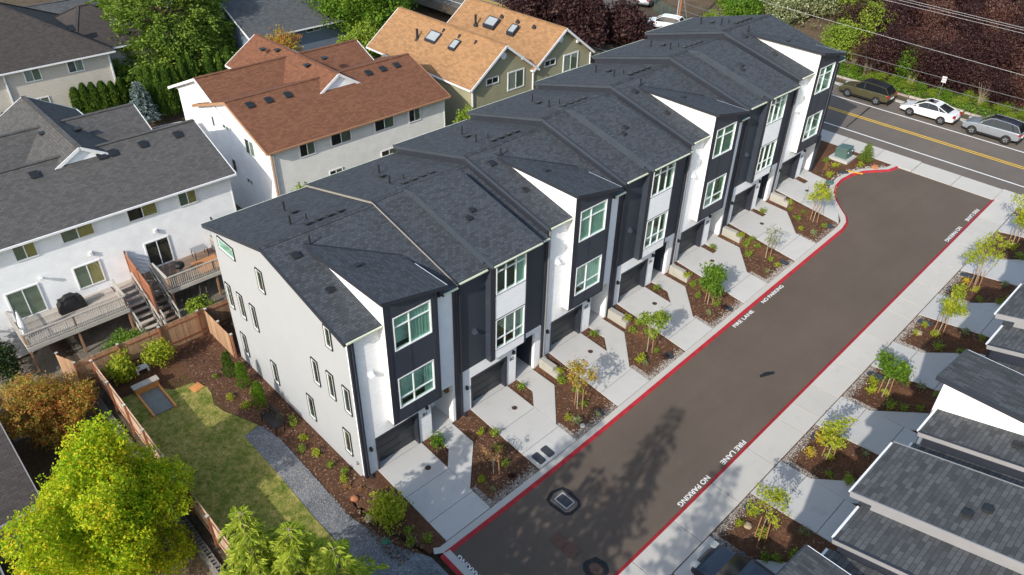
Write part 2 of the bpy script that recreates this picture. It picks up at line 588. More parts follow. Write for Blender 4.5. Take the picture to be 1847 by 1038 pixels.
def copy_tree(o, parent=None, loc=None, rz=None, label=None, scale=None):
    c = o.copy()
    C.objects.link(c)
    c.parent = parent
    if loc is not None:
        c.location = loc
    if rz is not None:
        c.rotation_euler = (0, 0, rz)
    if scale is not None:
        c.scale = scale if isinstance(scale, (tuple, list)) else (scale,) * 3
    if label:
        c['label'] = label
    for ch in list(o.children):
        copy_tree(ch, c)
    return c


# ------------------------------------------------------------------ heights of the ground
FLOOR_L = [0.0, 0.174, 0.723, 1.262, 1.771, 2.314, 2.831]
Y0_L = [0.0, 6.1, 12.35, 18.45, 24.7, 30.8, 37.05, 43.15]
FLOOR_R = [-0.55, 0.0, 0.6, 1.3, 2.0, 2.55, 3.05, 3.6]
Y0_R = [-0.2, 6.0, 12.2, 18.4, 24.6, 30.8, 37.0, 43.2, 49.4]
XR = 19.7


def sstep(a, b, x):
    t = min(max((x - a) / (b - a), 0.0), 1.0)
    return t * t * (3 - 2 * t)


def zl(y):
    """lane surface"""
    s = -0.994 + 0.0828 * min(y, 61.0)
    k = 0.25
    return -0.46 + k * math.log(1 + math.exp((s + 0.46) / k)) - 0.02


def stepf(y, ys, fl, edge=0.3):
    n = len(fl)
    for i in range(n):
        if y < ys[i + 1] or i == n - 1:
            break
    z = fl[i]
    if i + 1 < n and y > ys[i + 1] - edge:
        z = z + (fl[i + 1] - z) * sstep(-edge, edge, y - ys[i + 1])
    elif i > 0 and y < ys[i] + edge:
        z = fl[i - 1] + (z - fl[i - 1]) * sstep(-edge, edge, y - ys[i])
    return z


# lane outline on the left: straight then the curl round the planting bed
EDGE = [(5.82, 0.2), (5.82, 6), (5.81, 12), (5.8, 18), (5.8, 24), (5.8, 30), (5.8, 35.8), (5.8, 37.3), (5.62, 38.2), (5.2, 38.9), (4.6, 39.45), (3.75, 40.3),
        (3.0, 41.25), (2.57, 42.3), (2.42, 43.5), (2.6, 44.8), (3.1, 45.9), (3.75, 46.65), (4.4, 47.35), (4.66, 48.3)]


def kerb_x(y):
    """back of the kerb on the left side"""
    if y < 37.2:
        return 5.45
    for p, q in zip(EDGE[7:-1], EDGE[8:]):
        if p[1] <= y <= q[1]:
            return p[0] + (q[0] - p[0]) * (y - p[1]) / (q[1] - p[1]) - 0.33
    return 4.3 if y > 48 else 5.45


def HL(x, y):
    """front beds and drives of the left row, x 0..5.45"""
    if y < -0.05:
        f = 0.0 + (-0.34) * sstep(0, 2.0, -y)
    elif y > 43.6:
        f = 2.831 + (zl(y) + 0.15 - 2.831) * sstep(43.6, 47.5, y)
    else:
        f = stepf(y, Y0_L, FLOOR_L)
    c = zl(y) + 0.1
    return f + (c - f) * min(max(x / kerb_x(y), 0), 1)


def HR(x, y):
    f = stepf(y, Y0_R, FLOOR_R)
    c = zl(y) + 0.1
    return c + (f - c) * min(max((x - 13.75) / (XR - 13.75), 0), 1)


YARD = -0.33


def HT(x, y):
    """wide terrain"""
    z = zl(y) - 0.45
    w = sstep(-14, -19, x)
    z = z - 0.35 * w
    if y > 60.3:
        z = zl(60.3) + 0.1 + 5.5 * sstep(60.3, 84, y)
        z -= 4.0 * sstep(-18, -34, x) * sstep(60, 75, y)
    far = sstep(-38, -55, x)
    z = z * (1 - far) + (1.0 + 0.02 * max(y, 0)) * far
    if y < -7.3:
        z = -0.85 + (-2.0 + 0.85) * (sstep(-7.3, -8.3, y) if x < 4 else sstep(-7.3, -12, y))
    return z


# ------------------------------------------------------------------ sheets
def sheet(name, poly, H, dz, mat, step=0.8, parent=None, thick=0.0, **kw):
    bm = bmesh.new()
    vs = [bm.verts.new((x, y, 0)) for x, y in poly]
    bm.faces.new(vs)
    xs, ys = [p[0] for p in poly], [p[1] for p in poly]
    for ax, lo, hi in ((0, min(xs), max(xs)), (1, min(ys), max(ys))):
        n = max(1, int((hi - lo) / step))
        for i in range(1, n):
            c = [0, 0, 0]
            c[ax] = lo + (hi - lo) * i / n
            no = [0, 0, 0]
            no[ax] = 1
            bmesh.ops.bisect_plane(bm, geom=bm.verts[:] + bm.edges[:] + bm.faces[:], plane_co=c, plane_no=no, dist=1e-5)
    for v in bm.verts:
        v.co.z = H(v.co.x, v.co.y) + dz
    bmesh.ops.triangulate(bm, faces=[f for f in bm.faces if len(f.verts) > 4])
    bmesh.ops.recalc_face_normals(bm, faces=bm.faces)
    up = sum(f.normal.z for f in bm.faces)
    if up < 0:
        bmesh.ops.reverse_faces(bm, faces=bm.faces)
    if thick:
        be = [e for e in bm.edges if e.is_boundary]
        r = bmesh.ops.extrude_edge_only(bm, edges=be)
        for v in r['geom']:
            if isinstance(v, bmesh.types.BMVert):
                v.co.z -= thick
    me = bpy.data.meshes.new(name)
    bm.to_mesh(me)
    bm.free()
    me.materials.append(MATS[mat])
    return obj(name, me, parent, **kw)


def rect(x0, x1, y0, y1):
    return [(x0, y0), (x1, y0), (x1, y1), (x0, y1)]


def strip(pts, w0, w1):
    """offset polylines (left/right) of a plan path"""
    a, b = [], []
    for i, p in enumerate(pts):
        q0, q1 = pts[max(i - 1, 0)], pts[min(i + 1, len(pts) - 1)]
        d = Vector((q1[0] - q0[0], q1[1] - q0[1])).normalized()
        n = Vector((d.y, -d.x))
        a.append((p[0] + n.x * w0, p[1] + n.y * w0))
        b.append((p[0] + n.x * w1, p[1] + n.y * w1))
    return a, b


# terrain
def terrain():
    xs = sorted(set([-400, -300, -200, -150, -120, -100] + list(range(-90, -40, 5)) + list(range(-40, 40, 2)) + list(range(40, 100, 8)) + [100, 150, 220, 400]))
    ys = sorted(set([-300, -200, -120, -80, -50, -30] + [-20 + i for i in range(0, 110)] + [95, 100, 110, 130, 160, 220, 320, 500] + [-7.3, -7.6, -8.0, -8.3]))
    vs = [(x, y, HT(x, y)) for y in ys for x in xs]
    nx = len(xs)
    fs = [(j * nx + i, j * nx + i + 1, (j + 1) * nx + i + 1, (j + 1) * nx + i) for j in range(len(ys) - 1) for i in range(nx - 1)]
    MB().add(vs, fs).build('ground', 'dirt', kind='structure', smooth=True, fix=False)


terrain()
Lz = lambda x, y: zl(y)
XRL = 12.09
lane_poly = [(p[0] + 0.02, p[1]) for p in EDGE] + [(XRL, 48.3), (XRL, 0.2)]
lane = sheet('lane', lane_poly, Lz, 0.0, 'asphalt', 0.9, kind='structure')


def ribbon(name, pts, H, offs, mat, parent=None, sub=0.8, **kw):
    """ribbon along a path: offs = [(offset, dz), ...] profile across"""
    fine = []
    for p, q in zip(pts[:-1], pts[1:]):
        n = max(1, int(math.hypot(q[0] - p[0], q[1] - p[1]) / sub))
        fine += [(p[0] + (q[0] - p[0]) * i / n, p[1] + (q[1] - p[1]) * i / n) for i in range(n)]
    fine.append(pts[-1])
    mb = MB()
    rows = []
    for off, dz in offs:
        a, _ = strip(fine, off, off)
        rows.append([(x, y, H(x, y) + dz) for x, y in a])
    n = len(fine)
    vs = [p for r in rows for p in r]
    fs = [(r * n + i, r * n + i + 1, (r + 1) * n + i + 1, (r + 1) * n + i) for r in range(len(offs) - 1) for i in range(n - 1)]
    mb.add(vs, fs)
    return mb.build(name, mat, parent, smooth=False, **kw)


kerb = ribbon('kerb', [(5.6, -0.16)] + EDGE, Lz, [(-0.36, -0.15), (-0.36, 0.105), (0.0, 0.12)], 'concrete_walk', kind='structure')
ribbon('red_kerb_paint', EDGE, Lz, [(0.0, 0.121), (0.06, 0.112), (0.19, 0.006), (0.21, -0.02)], 'red_paint', kerb)
# end kerb
EK = [(13.6, 0.02), (10, 0.1), (5.6, 0.18)]
ek = ribbon('kerb', EK, Lz, [(0.36, -0.15), (0.36, 0.1), (0.0, 0.12)], 'concrete_walk', kind='structure')
ribbon('red_kerb_paint', [(12.0, 0.04), (10, 0.1), (5.84, 0.18)], Lz, [(0.0, 0.122), (-0.06, 0.112), (-0.17, 0.006), (-0.19, -0.02)], 'red_paint', ek)
# right walk: slabs
walk = sheet('pavement', rect(XRL - 0.02, 13.72, -0.2, 50.25), Lz, 0.0, 'dirt', 1.5, kind='structure')
ribbon('red_kerb_paint', [(XRL, 0.2), (XRL, 20), (XRL, 48.3)], Lz, [(0.0, 0.112), (-0.05, 0.105), (-0.19, 0.006), (-0.21, -0.02)], 'red_paint', walk)
jy = [-0.1, 1.9, 4.4, 6.15, 9.25, 12.37, 15.5, 18.4, 20.0, 21.9, 24.6, 27.98, 30.9, 32.6, 34.9, 37.9, 41.0, 43.0, 45.2, 48.27]
for a, b in zip(jy[:-1], jy[1:]):
    sheet('slab', rect(XRL + 0.004, 13.7, a + 0.018, b - 0.018), Lz, 0.106, 'concrete_walk', 1.0, walk, thick=0.12)
# street across the far end
street = sheet('street', rect(-160, 120, 50.3, 59.72), Lz, 0.0, 'asphalt_street', 6, kind='structure')
for y, w, mt, nm in ((51.75, 0.13, 'white_paint', 'edge_line'), (57.3, 0.13, 'white_paint', 'edge_line'), (54.55, 0.12, 'yellow_paint', 'centre_line'), (54.83, 0.12, 'yellow_paint', 'centre_line')):
    sheet(nm, rect(-160, 120, y - w / 2, y + w / 2), Lz, 0.005, mt, 8, street)
for x0, x1, y0, y1 in ((-1.3, -1.1, 52.1, 56.9),):
    sheet('patch_seam', [(x0 - 0.35, 52.0), (x0 - 0.25, 52.0), (x1 - 0.75, 57.1), (x1 - 0.9, 57.1)], Lz, 0.004, 'sealant', 2, street)
swalk = sheet('pavement', rect(-160, 120, 48.32, 50.26), Lz, 0.0, 'dirt', 6, kind='structure')
sx = -22.0
while sx < 34:
    sheet('slab', rect(sx + 0.018, sx + 3.072, 48.335, 50.25), Lz, 0.104 if not 4.6 < sx < 11 else 0.05, 'concrete_walk', 1.0, swalk, thick=0.12)
    sx += 3.09
fk = ribbon('kerb', [(-160, 59.7), (120, 59.7)], Lz, [(0.0, -0.05), (-0.03, 0.12), (-0.3, 0.12)], 'concrete_wall', sub=6, kind='structure')
fw = sheet('path', rect(-160, 120, 60.0, 61.0), lambda x, y: zl(59.7), 0.11, 'dirt', 5, kind='structure')
# side road far left behind
sheet('road', [(-50, 92), (-44, 92), (-38.0, 66), (-33, 61.5), (-28, 59.7), (-40, 59.7), (-44, 62), (-47, 70)], lambda x, y: HT(x, y) if y > 60.4 else zl(y), 0.12, 'asphalt_street', 2.5, kind='structure')

# mulch beds: left strip and right strip
bed = sheet('planting_bed', [(-0.25, -1.4), (5.44, -0.25)] + [(5.44, 0.6), (5.44, 37.4)] + [(5.2, 38.2), (4.35, 38.9), (3.3, 39.9), (2.5, 40.9), (2.15, 42.0), (2.04, 43.6), (2.25, 45.0), (2.8, 46.1), (3.5, 46.9), (4.1, 47.7), (4.3, 48.3), (-3.0, 48.3), (-3.0, 43.2), (-0.25, 43.2)],
            HL, -0.03, 'mulch', 0.35, kind='structure')
rbed = sheet('planting_bed', rect(13.71, 20.0, -0.2, 48.3), HR, -0.03, 'mulch', 0.45, kind='structure')


def drive(y0, H, mir, style, parent=None):
    """concrete drive and front walk of one unit"""
    X = (lambda x: x) if not mir else (lambda x: XR - x)
    end = 5.44 if not mir else XR - 13.74
    d = thing('driveway', None, None)
    d['kind'] = 'structure'
    ya, yb = y0 + 0.72, y0 + 3.47
    xs = [-0.36, 0.02, end * 0.42, end * 0.76, end]
    for a, b in zip(xs[:-1], xs[1:]):
        a_ = a + (0.014 if a > 0 else 0)
        if style == 2 and a > 0:
            ka, kb = (kerb_x(ya) - 0.07) / end, (kerb_x(yb) - 0.12) / end
            ym = (ya + yb) / 2
            km = (kerb_x(ym) - 0.1) / end
            pl_ = [(a_ * ka, ya), ((b - 0.014) * ka, ya), ((b - 0.014) * km, ym), ((b - 0.014) * kb, yb), (a_ * kb, yb), (a_ * km, ym)]
        else:
            pl_ = [(X(a_), ya), (X(b - 0.014), ya), (X(b - 0.014), yb), (X(a_), yb)]
        sheet('slab', pl_,
              (lambda x, y, H=H: H(min(max(x, 0), 5.45) if not mir else min(x, XR), min(max(y, y0 + 0.5), y0 + 5.6))), 0.02 if a > 0 else 0.015, 'concrete', 0.7, d, thick=0.12)
    if style == 0:
        P = [(0.02, 4.28), (1.3, 4.28), (2.2, 3.485), (end * 0.72, 3.485), (1.8, 5.55), (0.02, 5.55)]
    elif style == 1:
        P = [(0.02, 4.02), (1.1, 4.02), (1.1, 3.485), (end * 0.7, 3.485), (1.9, 5.5), (0.02, 5.5)]
    else:
        P = [(0.02, 4.2), (0.9, 4.2), (0.9, 3.485), (2.5, 3.485), (2.0, 4.2), (1.7, 5.5), (0.02, 5.5)]
    sheet('slab', [(X(x), y0 + y) for x, y in P], (lambda x, y: H(x, min(max(y, y0 + 0.5), y0 + 5.6))), 0.021, 'concrete', 0.6, d, thick=0.1)
    sheet('slab', [(X(-1.7), y0 + 4.2), (X(0.01), y0 + 4.2), (X(0.01), y0 + 5.8), (X(-1.7), y0 + 5.8)], (lambda x, y: H(0 if not mir else XR, min(max(y, y0 + 0.5), y0 + 5.6))), 0.026, 'concrete', 0.8, d, thick=0.1)
    return d


for i in range(7):
    drive(Y0_L[i] + (0.08 if i % 2 else 0), HL, False, 0 if i < 4 else (1 if i < 6 else 2))
for i in range(8):
    drive(Y0_R[i] + (0.3 if i else 0), HR, True, 0)

# yard beside the end house
YP = lambda x, y: YARD + (0.0 if x < 0 else (zl(y) - YARD) * sstep(0, 6, x)) + 0.03 * math.sin(x * 0.7) * math.sin(y * 0.9)
sheet('yard_bed', [(-16.6, -7.05), (9.0, -7.05), (9.0, -0.6), (5.3, -0.4), (2.0, -1.35), (-0.2, -1.2), (-0.2, 0.05), (-13.2, 0.05), (-13.2, 1.0), (-16.6, 1.0)], YP, 0.0, 'mulch', 0.5, kind='structure')
lawn = sheet('lawn', [(-14.2, -6.75), (-6, -6.85), (3, -6.95), (8.5, -7.0), (6.0, -4.2), (2.42, -3.05), (-0.08, -3.1), (-3.6, -3.0), (-6.97, -3.0), (-7.2, -2.05), (-8.5, -2.55), (-9.4, -2.95), (-10.3, -3.1), (-11.2, -2.8), (-12.0, -2.75), (-12.8, -3.2), (-13.0, -4.3), (-14.1, -5.0)], YP, 0.025, 'turf', 0.5, kind='structure')
sheet('path', [(-7.15, -2.02), (-6.97, -3.0), (-3.6, -3.0), (-0.1, -3.08), (2.4, -3.02), (4.0, -3.0), (7.5, -2.6), (7.5, -0.3), (5.6, -0.32), (4.1, -1.1), (2.6, -1.5), (1.0, -1.85), (-1.6, -1.78), (-5.4, -1.7)], YP, 0.04, 'gravel_path', 0.5, kind='structure')
mb = MB()
r2 = random.Random(3)
inl = lambda x, y: (-13.8 < x < 7 and -6.8 < y < -3.15 and not (-13.9 < x < -11.4 and -6.1 < y < -4.4))
k = 0
while k < 26000:
    x, y = r2.uniform(-14, 7), r2.uniform(-6.9, -2.6)
    if not (inl(x, y) or (-11.8 < x < -7.4 and y < -3.0 + 0.12 * (x + 11.8))):
        continue
    k += 1
    z = YP(x, y) + 0.02
    a, h, w = r2.uniform(0, 6.28), r2.uniform(0.03, 0.075), 0.012
    dx, dy = math.cos(a) * w, math.sin(a) * w
    mb.add([(x - dx, y - dy, z), (x + dx, y + dy, z), (x + r2.uniform(-.04, .04), y + r2.uniform(-.04, .04), z + h)], [(0, 1, 2)])
mb.build('grass', 'grass_blade', kind='stuff', fix=False, label='patchy short grass with dry spots on the small lawn', cat='grass')
sheet('gravel_yard', rect(-24.0, -16.7, -12, 6.2), HT, 0.02, 'gravel_tan', 1.0, kind='structure')

# white pebbles along the kerb edges of the beds
mb = MB()


def pebble(mb, x, y, z, s):
    a = r2.uniform(0, 6.28)
    pts = []
    for k in range(5):
        t = a + k * 1.2566
        rr = s * r2.uniform(0.7, 1.2)
        pts.append((x + rr * math.cos(t), y + rr * math.sin(t), z))
    mb.add(pts + [(x, y, z + s * 0.8)], [(k, (k + 1) % 5, 5) for k in range(5)])


for i in range(6):
    ya, yb = Y0_L[i] + 3.5, Y0_L[i + 1] + 0.68
    for _ in range(1500 if i < 5 else 500):
        y = r2.uniform(ya, yb)
        x = 5.42 - abs(r2.gauss(0, 0.22))
        if r2.random() < 0.35:
            t = r2.random()
            y = ya + r2.random() * 0.3
            x = 3.95 + 1.45 * t
        pebble(mb, x, y, HL(x, y) - 0.02, r2.uniform(0.015, 0.038))
for i in range(8):
    ya, yb = Y0_R[i] + 3.8, Y0_R[i + 1] + 1.0
    for _ in range(1500 if i < 6 else 400):
        y = r2.uniform(ya, yb)
        x = 13.76 + abs(r2.gauss(0, 0.22))
        if r2.random() < 0.4:
            y = ya + r2.random() * 0.32
            x = 13.8 + 1.9 * r2.random()
        pebble(mb, x, y, HR(x, y) - 0.02, r2.uniform(0.015, 0.038))
for _ in range(500):
    t = r2.random()
    k = r2.choice(range(7, 18))
    p, q = EDGE[k], EDGE[k + 1]
    if k < 12:
        continue
    e_ = Vector((q[0] - p[0], q[1] - p[1])).normalized()
    o_ = 0.42 + abs(r2.gauss(0, 0.14))
    x, y = p[0] + (q[0] - p[0]) * t - e_.y * o_, p[1] + (q[1] - p[1]) * t + e_.x * o_
    pebble(mb, x, y, HL(x, y) - 0.01, r2.uniform(0.03, 0.06))
for _ in range(7000):
    x = r2.uniform(-7.0, 7.0)
    y = r2.uniform(-3.0, -1.75 if x < 2 else -1.4)
    pebble(mb, x, y, YP(x, y) + 0.035, r2.uniform(0.012, 0.03))
mb.build('pebbles', 'pebble', kind='stuff', fix=False, label='pale river pebbles edging the mulch beds along the kerb', cat='pebbles')
# bark chips
mb = MB()
for _ in range(20000):
    if r2.random() < 0.5:
        i = r2.randrange(7)
        x, y = r2.uniform(0.1, 5.0), r2.uniform(Y0_L[i] + 3.6, Y0_L[i + 1] + 0.6)
        z = HL(x, y) - 0.03
        if x > kerb_x(y) - 0.1:
            continue
    elif r2.random() < 0.5:
        x, y = r2.uniform(-16.4, 5), r2.uniform(-2.9, -0.1)
        z = YP(x, y) if x < -0.2 else HL(x, y) - 0.03
        if -7.3 < x and y < -1.7:
            continue
    else:
        i = r2.randrange(7)
        x, y = r2.uniform(14.0, 18.5), r2.uniform(Y0_R[i] + 4, Y0_R[i + 1] + 1)
        z = HR(x, y) - 0.03
    a, s = r2.uniform(0, 6.28), r2.uniform(0.03, 0.07)
    c, d = math.cos(a) * s, math.sin(a) * s
    e, f = -d * 0.35, c * 0.35
    h = r2.uniform(0.0, 0.03)
    mb.add([(x - c - e, y - d - f, z + 0.005), (x + c - e, y + d - f, z + 0.012 + h), (x + c + e, y + d + f, z + 0.015), (x - c + e, y - d + f, z + 0.012)], [(0, 1, 2, 3)])
mb.build('bark_chips', 'bark_chip', kind='stuff', fix=False, label='loose brown bark chips strewn over the planting beds', cat='mulch')


# painted lettering on the lane
def lettering(txt, x, y, rz, size, length, mat='white_paint', parent=None, z=None, name='lettering', bold=0.007):
    cu = bpy.data.curves.new(name, 'FONT')
    cu.body = txt
    cu.size = size
    cu.offset = bold
    cu.align_x = 'CENTER'
    cu.align_y = 'CENTER'
    o = bpy.data.objects.new(name, cu)
    C.objects.link(o)
    bpy.context.view_layer.update()
    dg = bpy.context.evaluated_depsgraph_get()
    me = bpy.data.meshes.new_from_object(o.evaluated_get(dg))
    bpy.data.objects.remove(o)
    w = max(v.co.x for v in me.vertices) - min(v.co.x for v in me.vertices)
    s = length / w
    c, sn = math.cos(rz), math.sin(rz)
    for v in me.vertices:
        px, py = v.co.x * s, v.co.y
        X, Y = x + px * c - py * sn, y + px * sn + py * c
        v.co = (X, Y, (zl(Y) + 0.006) if z is None else z)
    me.materials.clear()
    me.materials.append(MATS[mat])
    return obj(name, me, parent)


# ends of the words measured along the lane
lettering('FIRE LANE', 6.2, 24.2, R(90), 0.34, 2.1, parent=lane)
lettering('NO PARKING', 6.19, 27.57, R(90), 0.34, 2.4, parent=lane)
lettering('FIRE LANE', 11.66, 45.3, R(-90), 0.36, 2.05, parent=lane)
lettering('NO PARKING', 11.68, 42.0, R(-90), 0.36, 2.4, parent=lane)
lettering('FIRE LANE', 11.68, 14.87, R(-90), 0.36, 2.05, parent=lane)
lettering('NO PARKING', 11.68, 11.45, R(-90), 0.36, 2.45, parent=lane)
lettering('NO PARKING', 7.55, 0.62, R(180), 0.36, 2.4, parent=lane)
lettering('FIRE LANE', 10.6, 0.56, R(180), 0.36, 2.1, parent=lane)


# ------------------------------------------------------------------ townhouses
RZ, RX, SL = 10.68, -6.4, 0.25        # ridge height, ridge x, pitch


def zroof(x):
    return RZ - SL * abs(x - RX)


def window(par, sx, xf, y0, y1, z0, z1, vs, hs, recess=0.05, backs=(), glass='glass_green', curtain=None, deep=0.5, fw=0.055, mull=0.05, frame='white_trim', name='window'):
    """window set in an opening of a wall facing +x; vs = upright bars (fraction), hs = cross bars (fraction)"""
    w = MB(sx)
    w.ring((y0, y1, z0, z1), (y0 + fw, y1 - fw, z0 + fw, z1 - fw), xf - recess - 0.07, xf + 0.025)
    win = w.build(name, frame, par)
    gl = sorted([y0 + fw] + [y0 + (y1 - y0) * f for f in vs] + [y1 - fw])
    hz = sorted([z0 + fw] + [z0 + (z1 - z0) * f for f in hs] + [z1 - fw])
    m = MB(sx)
    for f in vs:
        c = y0 + (y1 - y0) * f
        m.box(xf - recess - 0.06, xf - recess + 0.045, c - mull / 2, c + mull / 2, z0 + fw, z1 - fw)
    for f in hs:
        c = z0 + (z1 - z0) * f
        for a, b in zip(gl[:-1], gl[1:]):
            m.box(xf - recess - 0.055, xf - recess + 0.035, a + (mull / 2 if a > gl[0] else 0), b - (mull / 2 if b < gl[-1] else 0), c - mull / 2, c + mull / 2)
    m.build('glazing_bars', frame, win)
    k = 0
    for a, b in zip(gl[:-1], gl[1:]):
        for c, d in zip(hz[:-1], hz[1:]):
            MB(sx).box(xf - recess - 0.012, xf - recess - 0.004, a, b, c, d).build('pane', glass, win)
            k += 1
    bx = xf - recess - 0.08
    ib = MB(sx)
    ib.add([(bx - deep, y0, z0), (bx - deep, y1, z0), (bx - deep, y1, z1), (bx - deep, y0, z1), (bx, y0, z0), (bx, y1, z0), (bx, y1, z1), (bx, y0, z1)],
           [(0, 1, 2, 3), (0, 1, 5, 4), (1, 2, 6, 5), (2, 3, 7, 6), (3, 0, 4, 7)])
    ib.build('room', 'interior', win, fix=False)
    if curtain:
        for (f0, f1, mat, zt) in curtain:
            ca, cb = y0 + 0.04 + (y1 - y0 - 0.08) * f0, y0 + 0.04 + (y1 - y0 - 0.08) * f1
            n = max(8, int((cb - ca) / 0.035))
            cu = MB(sx)
            vs_ = []
            for i in range(n + 1):
                y = ca + (cb - ca) * i / n
                x = bx + 0.02 + 0.022 * math.sin(i * 1.25 + f0 * 9) + 0.01 * math.sin(i * 3.1)
                vs_ += [(x, y, z0 + (z1 - z0) * zt), (x, y, z1 - 0.03)]
            cu.add(vs_, [(2 * i, 2 * i + 2, 2 * i + 3, 2 * i + 1) for i in range(n)])
            cu.build('curtain', mat, win, fix=False)
    return win


def face_window(par, axis, f, a0, a1, z0, z1, sgn=1, vs=(0.5,), hs=(), out=0.05, trim='white_trim', glass='glass_dark', tw=0.07, halves=None, ring2=None, sill=False):
    """window fixed on a wall face. axis 'x': wall plane x=f (width along y); axis 'y': plane y=f (width along x)"""
    def bx(m, u0, u1, d0, d1, w0, w1):
        d0, d1 = sorted((f + sgn * d0, f + sgn * d1))
        if axis == 'x':
            m.box(d0, d1, u0, u1, w0, w1)
        else:
            m.box(u0, u1, d0, d1, w0, w1)
    w = MB()
    for (u0, u1, w0, w1) in ((a0, a0 + tw, z0, z1), (a1 - tw, a1, z0, z1), (a0 + tw, a1 - tw, z0, z0 + tw), (a0 + tw, a1 - tw, z1 - tw, z1)):
        bx(w, u0, u1, -0.05, out, w0, w1)
    win = w.build('window', trim, par)
    if ring2:
        g = MB()
        e = 0.05
        for (u0, u1, w0, w1) in ((a0 - e, a0, z0 - e, z1 + e), (a1, a1 + e, z0 - e, z1 + e), (a0, a1, z0 - e, z0), (a0, a1, z1, z1 + e)):
            bx(g, u0, u1, -0.03, out + 0.012, w0, w1)
        g.build('casing', ring2, win)
    us = [a0 + tw] + [a0 + (a1 - a0) * q for q in vs] + [a1 - tw]
    if vs or hs:
        m = MB()
        for q in vs:
            c = a0 + (a1 - a0) * q
            bx(m, c - 0.03, c + 0.03, -0.03, out - 0.01, z0 + tw, z1 - tw)
        for q in hs:
            c = z0 + (z1 - z0) * q
            for u, v in zip(us[:-1], us[1:]):
                bx(m, u + 0.03, v - 0.03, -0.03, out - 0.015, c - 0.025, c + 0.025)
        m.build('glazing_bars', trim, win)
    for i, (u, v) in enumerate(zip(us[:-1], us[1:])):
        p = MB()
        bx(p, u, v, 0.016, 0.022, z0 + tw, z1 - tw)
        p.build('pane', glass, win)
        bk = MB()
        bx(bk, u, v, 0.002, 0.008, z0 + tw, z1 - tw)
        bk.build('blind', (halves[i % len(halves)] if halves else 'interior'), win)
    return win


def garage(par, sx, y0, y1, H):
    t = MB(sx)
    t.box(0.0, 0.045, y0 - 0.1, y0, -0.02, H + 0.1).box(0.0, 0.045, y1, y1 + 0.1, -0.02, H + 0.1).box(0.0, 0.045, y0, y1, H, H + 0.1)
    t.box(-0.36, -0.005, y0 - 0.05, y0, -0.02, H).box(-0.36, -0.005, y1, y1 + 0.05, -0.02, H).box(-0.36, -0.005, y0 - 0.05, y1 + 0.05, H, H + 0.06)
    t.build('garage_frame', 'dark_trim', par)
    d = MB(sx).box(-0.40, -0.362, y0 - 0.05, y1 + 0.05, -0.1, H + 0.06).build('garage_door', 'garage_door', par)
    n = 4
    for i in range(n):
        za, zb = H * i / n + 0.008, H * (i + 1) / n - 0.008
        p = MB(sx).box(-0.364, -0.335, y0 + 0.005, y1 - 0.005, za, zb)
        p.box(-0.336, -0.328, y0 + 0.06, y1 - 0.06, za + 0.05, zb - 0.05)
        p.build('door_panel', 'garage_door', d)


def sconce(par, sx, y, z, x=0.0):
    m = MB(sx)
    m.box(x, x + 0.03, y - 0.06, y + 0.06, z - 0.11, z + 0.11).box(x + 0.03, x + 0.15, y - 0.065, y + 0.065, z - 0.1, z + 0.08)
    m.build('wall_lamp', 'black', par)


def hood_vent(par, sx, y, z, mat):
    m = MB(sx)
    m.add([(0, y - 0.13, z - 0.1), (0, y + 0.13, z - 0.1), (0, y + 0.1, z + 0.16), (0, y - 0.1, z + 0.16), (0.2, y - 0.13, z - 0.1), (0.2, y + 0.13, z - 0.1)],
          [(0, 1, 2, 3), (0, 1, 5, 4), (4, 5, 2, 3), (0, 4, 3), (1, 2, 5)])
    m.box(0.0, 0.015, y - 0.17, y + 0.17, z - 0.15, z + 0.2)
    m.build('vent_hood', mat, par)


def number(par, sx, txt, y, z, mat='black'):
    cu = bpy.data.curves.new('number', 'FONT')
    cu.body = txt
    cu.size = 0.3
    cu.offset = 0.008
    cu.align_x = 'CENTER'
    o = bpy.data.objects.new('number', cu)
    C.objects.link(o)
    bpy.context.view_layer.update()
    me = bpy.data.meshes.new_from_object(o.evaluated_get(bpy.context.evaluated_depsgraph_get()))
    bpy.data.objects.remove(o)
    for v in me.vertices:
        v.co = (0.014, y + v.co.x, z + v.co.y)
    me.materials.clear()
    me.materials.append(MATS[mat])
    obj('number', me, par)


def pipe_vent(par, sx, x, y, z, h=0.5, r=0.05):
    m = MB(sx)
    m.tube([(x, y, z - 0.15), (x, y, z + 0.05)], [r * 2.4, r * 1.2], 8)
    m.tube([(x, y, z), (x, y, z + h)], r, 8)
    m.build('vent_pipe', 'vent_black', par)


def box_vent(par, sx, x, y, z, s=0.19, slope=0.0):
    m = MB(sx)
    zz = lambda q: z + slope * (q - x)
    for (a, h0, h1) in ((s * 0.8, -0.05, 0.08), (s * 1.15, 0.08, 0.14)):
        m.add([(x + i * a, y + j * a, zz(x + i * a) + h0) for i, j in ((-1, -1), (1, -1), (1, 1), (-1, 1))] + [(x + i * a * 0.92, y + j * a * 0.92, zz(x + i * a) + h1) for i, j in ((-1, -1), (1, -1), (1, 1), (-1, 1))],
              [(0, 1, 2, 3), (4, 5, 6, 7), (0, 1, 5, 4), (1, 2, 6, 5), (2, 3, 7, 6), (3, 0, 4, 7)])
    m.build('roof_vent', 'vent_black', par)


def fascia_line(m, pts, h, w=0.06):
    for p, q in zip(pts[:-1], pts[1:]):
        m.beam(p, q, w, h)


